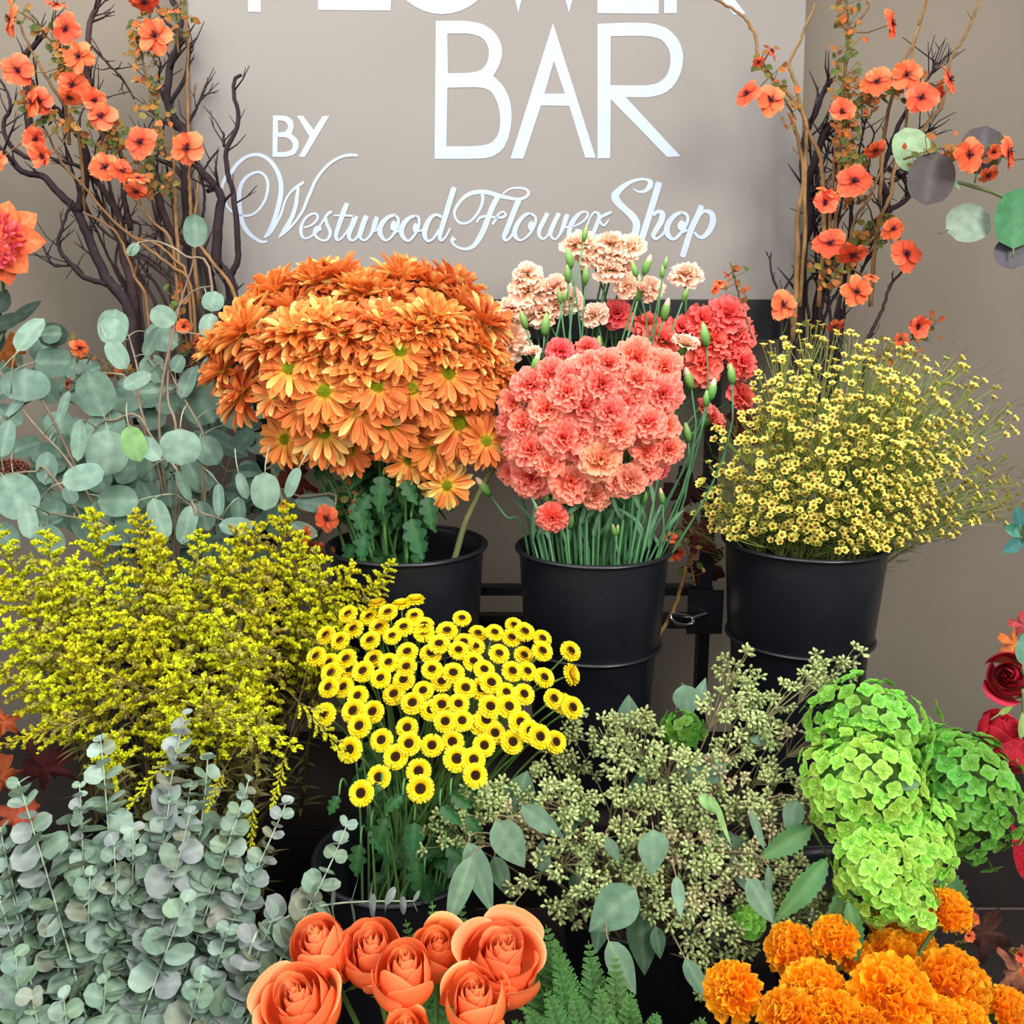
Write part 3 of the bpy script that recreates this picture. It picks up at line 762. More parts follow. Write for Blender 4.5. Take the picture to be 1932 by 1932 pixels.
for kindname in LOOK:
    sub = [c for c in carn if c[3] == kindname]
    words = place_words([(c[0], c[1]) for c in sub], 1 if len(sub) < 6 else (3 if len(sub) < 24 else 5))
    for i, (px, py, r, kind, Y0, dep) in enumerate(sub):
        q = ((px - 1140) / 210) ** 2 + ((py - 800) / 200) ** 2
        Y = Y0 - dep * math.sqrt(max(0, 1 - q)) + U(-0.008, 0.008)
        H = at(px, py, Y)
        d = H - core
        d = Vector((d.x * 0.9, d.y - 0.07, d.z + 0.10)).normalized()
        if kind == 'coral' or kind == 'orange': d = (d + Vector((0, -0.7, -0.05))).normalized()
        if kind == 'red': d = (d + Vector((0.1, -0.9, 0))).normalized()
        if kind == 'peach': d = (d + Vector((U(-.3, .3), -0.75, 0.0))).normalized()
        d = (d + Vector((U(-.28, .28), U(-.1, .1), U(-.28, .28)))).normalized()
        if (px, py) == (960, 642): d = Vector((-0.3, -0.9, 0.2)).normalized()
        S = r * 1.14 * mpp(px, py, Y)
        base = disk(cc, BK_CARN[1] * 0.58, -0.30)
        t = thing('carnation', base, LOOK[kind] + ', ' + words[i] + (' of its kind' if len(sub) < 6 else ''), 'flower', 'carnations in the middle top bucket')
        M = Matrix.Translation(H - d * S * 0.25) @ zrot(d, U(0, 6.28)) @ Matrix.Scale(S, 4)
        inst('petals', MES[kind][i % len(MES[kind])], t, M); inst('calyx', CAL, t, M)
        g = Geo(); path = stem_path(base, H - d * S * 0.95, d, 10)
        g.tube(path, 0.0026, 0.0017, jit(lin('#4f8054'), 0.15), 6)
        g.obj('stem', M_STEM, t)
buds = [(1074, 487, 22, 0), (1071, 517, 19, 0), (1197, 508, 17, 0), (1256, 496, 13, 0), (1250, 512, 14, 0), (1221, 500, 22, 1), (1011, 684, 22, 1), (1299, 714, 24, 1), (1344, 735, 24, 1), (1296, 816, 22, 0), (1176, 705, 24, 0), (1029, 612, 24, 0), (1077, 981, 20, 0), (1032, 939, 16, 0), (1179, 860, 16, 0), (1293, 556, 16, 0), (1256, 584, 24, 1), (1248, 936, 18, 1), (1200, 893, 16, 0), (988, 604, 20, 0), (1332, 752, 18, 0), (1330, 632, 26, 0), (1104, 441, 16, 0), (1130, 650, 18, 0), (1380, 705, 22, 0), (985, 760, 14, 0), (1056, 560, 15, 0), (1158, 1000, 14, 0), (1216, 940, 15, 0), (1066, 560, 12, 0), (1105, 520, 20, 0), (1165, 1000, 12, 1), (912, 918, 26, 1)]
words = place_words([(b[0], b[1]) for b in buds], 5)
for i, (px, py, s, k) in enumerate(buds):
    Y = 1.46 if py < 660 else 1.33
    lone = (px == 912)
    if lone: Y = 1.38
    H = at(px, py, Y)
    d = Vector((U(-0.35, 0.35), U(-0.3, 0.1), 1)).normalized()
    if lone: d = Vector((-0.55, -0.2, 0.75)).normalized()
    S = s * 1.0 * mpp(px, py, Y)
    base = disk(cc, BK_CARN[1] * 0.5, -0.30)
    if lone: base = cc + Vector((-0.07, 0.0, -0.28))
    t = thing('carnation_bud', base, ('lone orange tipped carnation bud leaning left over the bucket gap' if lone else ('cream tipped' if k else 'closed green') + ' carnation bud, ' + words[i] + ' of the buds'), 'flower bud', 'carnation buds')
    inst('bud', BUDP if k else BUDG, t, Matrix.Translation(H) @ zrot(d, U(0, 6)) @ Matrix.Scale(S, 4))
    g = Geo()
    if lone:
        e = at(992, 1015, 1.38); pts = [Vector(p) for p in smooth([tuple(base), tuple(e), tuple(at(955, 975, 1.36)), tuple(H - d * S * 0.9)], 6)]
    else:
        pts = stem_path(base, H - d * S * 0.85, d, 10)
    g.tube(pts, 0.0024, 0.0013, jit(lin('#4f8054'), 0.15), 6); g.obj('stem', M_STEM, t)
# grassy carnation leaves among the stems
for i in range(46):
    px, py = U(1005, 1255), U(950, 1040)
    p0 = at(px, py, U(1.30, 1.40)); a = U(20, 160); L = U(0.03, 0.06)
    dr = RT * math.cos(math.radians(a)) * 0.6 + Vector((0, U(-0.3, 0.2), abs(math.sin(math.radians(a)))))
    g = Geo(); b0 = Vector((cc.x + (p0.x - cc.x) * 0.55, cc.y + (p0.y - cc.y) * 0.5, cc.z - 0.15))
    t = thing('carnation_leaf', b0, 'narrow blue green carnation leaf among the crowded stems above the middle bucket', 'leaf', 'grass like carnation leaves in the middle bucket')
    leaf(g, L * 1.3, 0.007, Matrix.Translation(p0) @ frame(dr, (U(-1, 1), -1, 0.4)), lin('#5d8a62'), lin('#6f9c70'), 'strap', U(0.1, 0.5), 0.4, 7, 2)
    g.obj('leaf_blade', M_LEAF, t)
    g = Geo(); g.tube([b0, (b0 + p0) / 2, p0], 0.0022, 0.0018, jit(lin('#4a7a4c'), 0.2), 5); g.obj('stem', M_STEM, t)

# ------------------------------------------------------------------ yellow button chrysanthemums
def button_mesh(seed, open_=1.0):
    r = random.Random(seed)
    g = Geo()
    for li, (n, r0, L, el) in enumerate(((16, 0.34, 0.36, 66), (20, 0.40, 0.44, 42), (22, 0.46, 0.50, 16), (20, 0.48, 0.50, -16))):
        for k in range(n):
            a = 2 * math.pi * (k + r.uniform(-0.2, 0.2)) / n + li * 0.5
            e0 = math.radians(el + r.uniform(-8, 8)); W = 0.21 * r.uniform(0.9, 1.15)
            cb, ct = lin('#f0cc00'), mix(lin('#fbe408'), lin('#fff23c'), r.random())
            M = Matrix.Rotation(a, 4, 'Z') @ Matrix.Translation((r0 - 0.03 * li, 0, 0.12 - 0.05 * li))
            def fn(u, v):
                w = W * 0.5 * (0.7 + 0.3 * math.sin(math.pi * min(1, u * 0.85)))
                x = L * u * math.cos(e0 - 0.3 * u); z = L * u * math.sin(e0 - 0.3 * u)
                return (x, v * w, z + 0.25 * w * v * v)
            g.grid(3, 2, fn, lambda u, v: mix(cb, ct, u), M)
    pm = g.mesh('button_petals', M_PETAL)
    g = Geo()
    for i in range(80):
        q = math.sqrt(i / 80); a = i * 2.39996
        rr = q * 0.36
        c = mix(lin('#2b1a14'), lin('#4a2c16'), q) if q < 0.8 else lin('#6a4a14')
        g.blob((rr * math.cos(a), rr * math.sin(a), 0.16 - 0.10 * q), 0.045, jit(c, 0.2, r), 4, 3, 1.2)
    g.blob((0, 0, 0.0), 0.40, lin('#2b1b14'), 12, 5, 0.35)
    g.blob((0, 0, -0.14), 0.4, lin('#4d7a35'), 10, 5, 0.5)
    return pm, g.mesh('button_centre', M_FLORET)
BTN = [button_mesh(s) for s in (1, 2, 3)]
btn = [(165,895),(110,1015),(185,1050),(280,1030),(245,925),(320,860),(290,775),(415,925),(465,850),(410,790),(515,765),(665,785),(605,850),(670,695),(455,715),(590,720),(720,880),(805,945),(435,1030),(520,1050),(375,1100),(195,1110),(180,1190),(265,1190),(300,1090),(475,1140),(605,1150),(620,1075),(765,1090),(820,1160),(885,1110),(915,980),(945,935),(1025,885),(1000,1045),(1120,880),(1145,1000),(1230,840),(1290,875),(1215,910),(1285,1010),(1390,915),(1390,985),(1550,985),(1556,1118),(1220,1100),(1305,1100),(1400,1135),(345,1240),(320,1325),(430,1330),(355,1410),(155,1345),(550,1230),(655,1280),(715,1210),(760,1320),(820,1290),(915,1285),(955,1195),(1100,1165),(1185,1220),(1095,1300),(1200,1300),(1285,1230),(1455,1255),(1510,1285),(1560,1305),(840,1385),(935,1380),(1070,1375),(625,1420),(635,1510),(765,1520),(560,1585),(905,1595),(1000,1600),(1010,1690),(1060,1520),(1120,1450),(1220,1500),(1265,1390),(1320,1440),(1375,1470),(1465,1500),(1035,1400),(690,1665),(700,1765),(465,1700),(365,1790),(300,1545),(480,1490),(935,800),(850,870),(720,840),(625,990),(1040,1200),(880,1500),(1010,960),(1060,1090),(540,900),(760,1000)]
btn = [(560 + x / 3, 900 + y / 3) for x, y in btn]
words = place_words(btn, 10)
bb = BK_BUTTON[0]
bcore = at(815, 1440, 1.12)
for i, (px, py) in enumerate(btn):
    Y = 1.24 - 0.30 * max(0, min(1, (py - 1125) / 400)) + U(-0.012, 0.012)
    H = at(px, py, Y)
    d = H - bcore
    d = Vector((d.x, d.y * 0.6 - 0.08, d.z + 0.10)).normalized()
    d = (d + Vector((0, -0.45, 0.12))).normalized()
    if py < 1150 or (px, py) == btn[44]: d = (d + Vector((0.2 if px > 900 else 0, 0.5, 0.6))).normalized()
    if px > 1070 and 1250 < py < 1290: d = Vector((0.9, -0.3, 0.4)).normalized()
    S = (18 + 7.0 * (py - 1130) / 370) * 1.17 * mpp(px, py, Y) * U(0.92, 1.06)
    base = disk(bb, BK_BUTTON[1] * 0.55, -0.20)
    t = thing('button_chrysanthemum', base, 'small yellow button chrysanthemum with dark centre, ' + words[i], 'flower', 'yellow button chrysanthemums')
    M = Matrix.Translation(H) @ zrot(d, U(0, 6.28)) @ Matrix.Scale(S, 4)
    pm, dm = BTN[i % 3]
    inst('petals', pm, t, M); inst('flower_centre', dm, t, M)
    g = Geo(); path = stem_path(base, H - d * S * 0.3, d, 9)
    g.tube(path, 0.0022, 0.0014, jit(lin('#5a7d3e'), 0.15), 5); g.obj('stem', M_STEM, t)
    if i % 2 == 0:
        j = rng.randint(3, 6)
        inst('leaf', LOBED[i % 3], t, Matrix.Translation(path[j]) @ frame((U(-1, 1), U(-1, 0.3), U(-0.5, 0.3)), (0, -0.3, 1)) @ Matrix.Scale(U(0.035, 0.055), 4))
for (x, y, L, a) in ((730, 1540, 60, -110), (782, 1548, 64, -92), (700, 1560, 50, -60), (830, 1520, 50, -40), (680, 1590, 62, -100), (785, 1620, 70, -85), (840, 1600, 50, -30), (760, 1500, 44, -140), (850, 1500, 44, -30), (720, 1480, 40, -150), (880, 1540, 44, -50), (640, 1500, 40, -120), (800, 1650, 56, -80)):
    p0 = at(x, y, 0.97); m_ = mpp(x, y, 0.97)
    dr = RT * math.cos(math.radians(a)) + UP * math.sin(math.radians(a)) - FW * 0.2
    t = thing('chrysanthemum_leaf', p0, 'dark green lobed leaf hanging below the yellow button chrysanthemums', 'leaf', 'lobed leaves below the button chrysanthemums')
    inst('leaf_blade', LOBED[1], t, Matrix.Translation(p0) @ frame(dr, -FW + Vector((U(-.4, .4), 0, .3))) @ Matrix.Scale(L * m_, 4))
    g = Geo(); g.tube(bez(p0, p0 + Vector((0, 0.01, 0.02)), p0 + Vector((0, 0.03, 0.01)), p0 + Vector((0, 0.05, -0.02)), 5), 0.0012, 0.0016, lin('#4f7d45'), 5); g.obj('leaf_stalk', M_STEM, t)

# ------------------------------------------------------------------ waxflower sprays
def wax_blossom(seed):
    r = random.Random(seed)
    g = Geo()
    for k in range(5):
        a = 2 * math.pi * k / 5
        M = Matrix.Rotation(a, 4, 'Z') @ Matrix.Translation((0.28, 0, 0.1))
        def fn(u, v):
            w = 0.42 * (math.sin(math.pi * (0.25 + 0.7 * u)) ** 0.7 if u < 1 else 0.4)
            return (0.72 * u * math.cos(0.75 - 0.2 * u), v * w, 0.72 * u * math.sin(0.75 - 0.2 * u) + 0.2 * v * v * w)
        g.grid(3, 2, fn, lambda u, v: mix(lin('#d6c43c'), lin('#fdf388'), u), M)
    g.lathe([(0.0, 0.14), (0.16, 0.16), (0.26, 0.24), (0.24, 0.28)], lin('#8a4a26'), 8)
    g.lathe([(0.36, 0.24), (0.3, 0.05), (0.2, -0.3), (0.08, -0.55)], lin('#a9a045'), 7)
    g.blob((0, 0, 0.2), 0.08, lin('#c98a3a'), 5, 3)
    return g.mesh('wax_blossom', M_FLORET)
WAX = [wax_blossom(s) for s in (1, 2)]
tips = [(1462,655),(1525,607),(1563,640),(1618,640),(1690,645),(1735,668),(1805,668),(1855,715),(1896,775),(1915,880),(1922,945),(1850,940),(1800,985),(1765,930),(1442,705),(1430,765),(1378,810),(1338,880),(1330,945),(1395,965),(1470,985),(1560,1000),(1640,1000),(1690,900),(1735,850),(1665,790),(1600,730),(1545,780),(1470,860),(1560,880),(1740,760),(1785,820),(1650,690),(1505,700),(1700,720),(1760,870),(1610,930),(1500,930),(1400,900),(1830,800),(1715,960),(1775,735),(1690,830),(1275,990)]
words = place_words(tips, 6)
wb = BK_WAX[0]
for i, (px, py) in enumerate(tips):
    q = ((px - 1600) / 330) ** 2 + ((py - 840) / 240) ** 2
    Y = 1.50 - 0.22 * math.sqrt(max(0, 1 - q))
    T_ = at(px, py, Y)
    base = disk(wb, BK_WAX[1] * 0.6, -0.30)
    d0 = (T_ - Vector((wb.x, wb.y, wb.z - 0.02))).normalized()
    t = thing('waxflower_spray', base, 'spray of tiny pale yellow waxflower blossoms' + (' poking out beside the carnation stems' if px < 1300 else ', tip ' + words[i]), 'flower spray', 'waxflower sprays in the right top bucket')
    path = stem_path(base, T_, d0, 14)
    g = Geo(); g.tube(path, 0.0024, 0.0009, jit(lin('#7c6a3a'), 0.2), 5)
    gl = Geo()
    n = 50
    anchor = path[7]
    side = d0.orthogonal().normalized()
    for k in range(n):
        s = U(0, 1)
        rad = 0.050 * (1.15 - 0.5 * s) * math.sqrt(U(0.05, 1)); a = U(0, 6.28)
        along = (T_ - anchor)
        pc = anchor + along * (0.35 + 0.68 * s) + (Quaternion(d0, a) @ side) * rad
        if pc.z < wb.z + 0.012: continue
        dd = ((pc - anchor).normalized() + Vector((U(-.4, .4), U(-.9, 0), U(-.1, .5)))).normalized()
        S = 0.0066 * U(0.85, 1.15)
        inst('blossom', WAX[k % 2], t, Matrix.Translation(pc) @ zrot(dd, U(0, 6)) @ Matrix.Scale(S, 4))
        j0 = path[min(13, 8 + int(s * 5))]
        g.tube([j0, (j0 + pc) / 2 + Vector((0, 0, -0.003)), pc - dd * S * 0.5], 0.0007, 0.0005, lin('#8a9a48'), 4, False)
    for k in range(130):
        j = rng.randint(3, 13); p0 = path[j].lerp(path[j + 1], U(0, 1)) + Vector((U(-1, 1), U(-1, 1), U(-1, 1))) * 0.022 * (j / 13)
        dd = (d0 + Vector((U(-1, 1), U(-1, 1), U(-.3, .9)))).normalized()
        gl.tube([p0, p0 + dd * 0.009, p0 + dd * 0.016 + d0 * 0.005], 0.0006, 0.0003, jit(lin('#5f7434'), 0.25), 3, False)
    g.obj('stem', M_STEM, t); o = gl.obj('needle_leaves', M_LEAF, t); o['kind'] = 'stuff'

# ------------------------------------------------------------------ goldenrod plumes
def plume_meshes(seed):
    r = random.Random(seed)
    gs, gf, gl = Geo(), Geo(), Geo()
    bendx = r.uniform(-0.15, 0.15)
    main = [Vector((bendx * t * t, 0.04 * t * t, t)) for t in [i / 12 for i in range(13)]]
    gs.tube(main, 0.012, 0.004, lin('#6a5a2c'), 5)
    for b in range(26):
        t = 0.18 + 0.80 * (b / 25)
        p0 = Vector((bendx * t * t, 0.04 * t * t, t))
        a = b * 2.39996 + r.uniform(-0.3, 0.3)
        L = (0.34 * (1 - t) ** 0.75 + 0.045) * r.uniform(0.8, 1.15)
        out = Vector((math.cos(a), math.sin(a), 0))
        pts = [p0 + out * L * s * 0.95 + Vector((0, 0, L * (0.85 * s - 0.45 * s * s))) for s in (0, 0.25, 0.5, 0.75, 1)]
        gs.tube(pts, 0.005, 0.0025, mix(lin('#7a5a30'), lin('#8a8a38'), r.random()), 3, False)
        nf = int(8 + 26 * L / 0.3)
        tone = r.random()
        for k in range(nf):
            s = 0.15 + 0.85 * (k + r.random()) / nf
            p = p0 + out * L * s * 0.95 + Vector((0, 0, L * (0.85 * s - 0.45 * s * s)))
            p += Vector((r.uniform(-1, 1), r.uniform(-1, 1), r.uniform(0, 1.5))) * 0.018
            c = mix(lin('#a3a012'), lin('#eeee28'), r.random() ** 0.8) if tone > 0.22 else mix(lin('#857a34'), lin('#c4bc50'), r.random())
            sz = r.uniform(0.011, 0.021)
            rot = Matrix.Rotation(r.uniform(0, 6), 4, (r.uniform(-1, 1), r.uniform(-1, 1), r.uniform(-1, 1) + 0.01)) 
            gf.blob((0, 0, 0), sz, c, 4, 2, 1.3, Matrix.Translation(p) @ rot)
    for k in range(34):
        t = r.uniform(-1.7, 0.3); a = r.uniform(0, 6.28)
        p0 = Vector((0, 0, t))
        leaf(gl, r.uniform(0.14, 0.30), 0.05, Matrix.Translation(p0) @ frame((math.cos(a), math.sin(a), 0.6), (0, 0, 1)), lin('#5c5630'), lin('#7d7a44'), 'lance', 0.3, 0.2, 5, 2)
    gs.tube([Vector((0, 0, -1.7)), Vector((0.01, 0, -0.8)), Vector((0, 0, 0))], 0.014, 0.012, lin('#5c4c2a'), 5)
    return gs.mesh('plume_stem', M_STEM), gf.mesh('plume_florets', M_FLORET), gl.mesh('plume_leaves', M_LEAF)
PLUME = [plume_meshes(s) for s in range(1, 7)]
tips = [(5,985),(60,1015),(110,1060),(190,960),(254,966),(150,1045),(310,1035),(375,1005),(430,995),(480,985),(530,952),(575,1010),(622,1040),(30,1080),(90,1095),(165,1100),(225,1080),(285,1100),(340,1080),(400,1060),(460,1070),(520,1060),(590,1085),(655,1060),(690,1130),(20,1160),(80,1175),(150,1180),(220,1165),(300,1175),(370,1150),(440,1155),(510,1150),(580,1155),(640,1140),(180,1265),(260,1240),(340,1230),(420,1235),(500,1230),(570,1225),(300,1290),(420,1310),(505,1330),(210,1375),(470,1290),(742,1055),(120,1225),(8,1245),(55,1300),(380,1290),(640,1200),(330,1340),(560,1290),(705,1090),(280,1010)]
words = place_words(tips, 7)
gb = Vector((C_GOLD.x, C_GOLD.y + 0.03, C_GOLD.z - 0.02))
for i, (px, py) in enumerate(tips):
    Y = 1.29 - 0.30 * max(0, min(1, (py - 960) / 400)) + U(-0.02, 0.02)
    if px > 530 and py > 1050: Y = max(Y, 1.24)
    T_ = at(px, py, Y)
    base = Vector((gb.x + (T_.x - gb.x) * 0.25 + U(-.02, .02), gb.y + (T_.y - gb.y) * 0.3, gb.z - 0.02))
    d = (T_ - base).normalized()
    Lp = 0.165 * U(0.85, 1.15) if py < 1250 else 0.12 * U(0.85, 1.1)
    if px > 700: Lp *= 0.55
    t = thing('goldenrod_plume', base, 'fluffy yellow goldenrod plume, ' + words[i] + '', 'flower spray', 'goldenrod plumes on the left')
    d = (d + Vector((U(-0.2, 0.2), U(-0.25, 0.05), 0))).normalized()
    M = Matrix.Translation(T_ - d * Lp) @ zrot(d, U(0, 6.28)) @ Matrix.Scale(Lp, 4)
    sm, fm, lm = PLUME[i % 6]
    inst('stem', sm, t, M); inst('florets', fm, t, M, 'stuff'); inst('leaves', lm, t, M)
    # lower stem down into the bucket
    g = Geo(); p1 = T_ - d * Lp * 2.0
    g.tube([p1, (p1 + base) / 2 + Vector((0, 0, -0.01)), base], 0.0022, 0.0026, lin('#54502a'), 5); g.obj('lower_stem', M_STEM, t)
# a few drooping yellow side twigs over the eucalyptus
for (x0, y0, x1, y1, Y) in ((350, 1400, 262, 1495, 0.93), (430, 1440, 395, 1510, 0.92), (545, 1400, 520, 1500, 0.95), (360, 1330, 520, 1390, 0.97), (480, 1500, 470, 1590, 0.92), (200, 1340, 30, 1400, 0.98), (540, 1300, 640, 1400, 1.0)):
    a, b = at(x0, y0, Y + 0.04), at(x1, y1, Y)
    d = (b - a).normalized(); L = (b - a).length * 1.25
    t = thing('goldenrod_twig', a, '', 'flower spray', 'drooping goldenrod twigs')
    side = 'ending above ' + ('the far left' if x1 < 100 else 'the round eucalyptus leaves at left' if x1 < 330 else 'the middle eucalyptus stems' if x1 < 450 else 'the gap left of the bucket' if x1 < 560 else 'the button chrysanthemum bucket')
    t['label'] = 'thin drooping goldenrod twig with yellow florets ' + side + (' ' if y1 > 1520 else '')
    M = Matrix.Translation(a - d * 0.0) @ zrot(d, U(0, 6)) @ Matrix.Diagonal((L * 0.45, L * 0.45, L, 1))
    sm, fm, lm = PLUME[rng.randint(0, 5)]
    inst('stem', sm, t, M); inst('florets', fm, t, M, 'stuff')
# ------------------------------------------------------------------ silver dollar eucalyptus
def img_dir(a, depth=0.0):
    return (RT * math.cos(math.radians(a)) + UP * math.sin(math.radians(a)) + FW * depth).normalized()
SD_D, SD_L, SD_G = lin('#4d6b58'), lin('#83a08e'), lin('#7aa862')
z5 = lambda X, Y_: (X / 3, 500 + Y_ / 3)
sd_leaves = [(155,385,240,175,60,2),(640,340,190,175,80,1),(645,375,170,170,80,2),(665,505,200,120,-55,2),(925,295,150,130,150,1.5),(865,435,190,80,60,1),(1205,205,120,130,80,1),(1180,340,150,110,80,1.5),
 (770,650,170,95,30,1.5),(1060,665,200,110,70,1),(885,700,230,60,10,.6),(150,680,190,270,90,1),(545,730,270,230,110,.8),(590,930,250,250,90,.9),(610,1060,260,230,-90,1.2),(445,990,240,85,-95,1.5),(755,1010,210,130,-75,3),
 (850,1040,170,110,-45,2),(1020,1030,210,225,-90,2),(1175,1050,180,150,-60,.8),(1140,770,280,250,-60,.4),(1250,1000,330,120,-25,.3),(360,800,190,60,70,1.2),(90,790,180,70,50,1),(300,550,220,180,0,.2),(300,395,130,110,0,.2),
 (330,900,170,160,90,.3),(330,1020,150,140,-90,.3),(265,1150,190,120,85,.8),(475,1200,260,150,15,2),(30,980,220,130,80,1.2),(80,1310,280,240,-60,1.1),(670,1335,240,180,180,1),(400,1300,110,80,-60,1),(295,1405,210,150,0,.6),
 (165,1450,200,105,-80,1.8),(270,1560,190,160,-60,1.5),(910,1440,260,120,-70,1.2),(1050,1465,240,110,80,1),(1035,1250,190,60,-70,1),(1245,1330,200,70,-85,.8),(1370,1250,160,70,-75,2),(1500,1280,220,160,-90,2.2),(1655,1230,190,80,-115,2),
 (1340,1480,190,110,180,1),(1720,1500,170,80,-25,1),(1780,1350,250,110,170,.8),(950,790,150,120,180,.4),(870,600,150,90,-60,.6),(910,410,200,160,-20,.4),(560,1420,200,130,-120,.8),(740,1470,180,170,-90,.7),(640,1530,180,110,160,.8),
 (150,1030,180,120,20,.3),(430,930,150,90,90,.4),(850,1140,180,150,-90,.3),(1100,1180,200,120,-60,.4),(960,1290,170,120,-90,.3),(700,760,200,140,0,.4),(1400,900,180,90,0,.6),(1350,1380,140,100,-90,.6),(20,700,150,90,60,.6),
 (120,1240,200,110,-30,.5),(1110,-189,185,145,85,1),(752,-90,90,70,60,.8),(1310,860,170,120,-40,.5),(1150,1420,180,120,-70,.4),(470,1480,170,120,-60,.4),(40,1540,200,130,-60,.5),(830,1280,160,110,-60,.3),(520,600,120,90,30,.4),(1180,560,120,90,60,.4),
 (1560,1120,60,200,0,.3),(1010,560,110,90,60,.8),(40,850,170,120,-30,.3),(200,1290,150,100,-20,.3)]
sd_stems = [[(1110,1460),(1080,1330),(980,1130),(880,1000),(830,920),(790,790),(740,690),(700,620)], [(1150,1150),(1150,960),(1090,840),(1000,680),(960,600),(900,560),(860,600)], [(500,1300),(370,1090),(220,930),(110,790),(0,600)],
 [(640,1500),(520,1450),(370,1420),(280,1410),(270,1480)], [(830,920),(640,880),(560,900),(500,1000)], [(1400,1560),(1250,1440),(1140,1400),(1000,1300)], [(1600,1600),(1560,1180),(1500,1160),(1690,1050)], [(1900,1350),(1700,1310),(1560,1250)],
 [(260,800),(170,770),(60,860),(0,900)], [(790,780),(780,600),(740,440),(720,380)], [(1000,980),(950,760),(960,480),(980,300),(1090,150),(1200,120)], [(900,900),(1000,300),(1090,0),(1090,-120)], [(1200,120),(1050,-50),(900,-130),(790,-130)], [(300,1200),(200,1170),(60,1180),(0,1190)]]
def near_on(poly, p):
    best = None
    for a, b in zip(poly, poly[1:]):
        ax, ay = a; bx, by = b
        L2 = (bx - ax) ** 2 + (by - ay) ** 2
        t = max(0, min(1, ((p[0] - ax) * (bx - ax) + (p[1] - ay) * (by - ay)) / L2))
        q = (ax + t * (bx - ax), ay + t * (by - ay))
        d = math.hypot(p[0] - q[0], p[1] - q[1])
        if best is None or d < best[0]: best = (d, q)
    return best
groups = [[] for _ in sd_stems]
for lf in sd_leaves:
    X, Y_, L, W, a, tone = lf
    bx = X - math.cos(math.radians(a)) * L / 2; by = Y_ + math.sin(math.radians(a)) * L / 2
    ds = [near_on(s, (bx, by)) for s in sd_stems]
    k = min(range(len(ds)), key=lambda i: ds[i][0])
    groups[k].append((lf, (bx, by), ds[k][1]))
LOOKS = ['with the big round leaves in the centre of the bunch', 'arching behind the centre with paddle leaves', 'reaching to the far left edge', 'low at the left above the goldenrod', 'with the bright green leaf', 'low beside the goldenrod tips', 'with three pale leaves hanging below the orange chrysanthemums', 'behind the chrysanthemum stems', 'with long leaves at the left edge', 'with the tall upright tip leaves', 'touching the left side of the chrysanthemums', 'with one round leaf high among the brown branches', 'with a tiny leaf among the dark branches', 'behind the lower left leaves']
def sd_Y(tone, py):
    return 1.52 - 0.085 * min(2.2, tone) - 0.10 * max(0, (py - 600) / 500)
for k, st in enumerate(sd_stems):
    root = at(*z5(*st[0]), sd_Y(0.6, 900))
    bot = disk(C_SILV, 0.05, -0.12)
    t = thing('silver_dollar_eucalyptus_branch', bot, 'grey green eucalyptus branch ' + LOOKS[k], 'eucalyptus branch', 'round leaved eucalyptus behind the goldenrod')
    pts = []
    for j, s in enumerate(st):
        q = z5(*s); pts.append(at(q[0], q[1], sd_Y(0.9, q[1]) + 0.01))
    g = Geo()
    g.tube([Vector(p) for p in smooth([tuple(bot), tuple(bot + (pts[0] - bot) * 0.5 + Vector((0, 0.03, 0)))] + [tuple(p) for p in pts], 5)], 0.003, 0.001, lin('#8a7a66'), 6)
    gl = Geo()
    for (X, Y_, L, W, a, tone), b0, q in groups[k]:
        cx, cy = z5(X, Y_)
        Yd = sd_Y(tone, cy)
        m_ = mpp(cx, cy, Yd) / 3
        bp = at(*z5(*b0), Yd + U(-0.01, 0.01))
        nrm = -FW + Vector((U(-0.35, 0.35), 0, U(0.0, 0.5)))
        dr = img_dir(a, U(-0.15, 0.15))
        c0 = mix(SD_D, SD_L, tone / 2.2) if tone < 2.8 else SD_G
        M = Matrix.Translation(bp) @ frame(dr, nrm)
        leaf(gl, L * m_, W * m_, M, jit(c0, 0.06), jit(mix(c0, SD_L, 0.15), 0.05), 'round', U(-0.12, 0.18), U(-0.05, 0.2), 9, 6, rib=lin('#a4b8a4'), wave=0.012, seed=X)
        sp = at(*z5(*q), sd_Y(0.9, z5(*q)[1]) + 0.01)
        if (sp - bp).length < 0.11:
            g.tube(bez(sp, sp.lerp(bp, 0.4) + Vector((0, -0.004, 0.006)), sp.lerp(bp, 0.8) + Vector((0, -0.002, 0.004)), bp + dr * 0.003, 5), 0.0011, 0.0009, lin('#9aa287'), 4)
        else:
            g.tube(bez(bp - dr * 0.05 + Vector((0, 0.03, -0.02)), bp - dr * 0.03 + Vector((0, 0.015, 0)), bp - dr * 0.015, bp + dr * 0.003, 5), 0.0012, 0.0009, lin('#9aa287'), 4)
    g.obj('stem', M_STEM, t)
    if gl.v: gl.obj('leaves', M_WAXY, t)

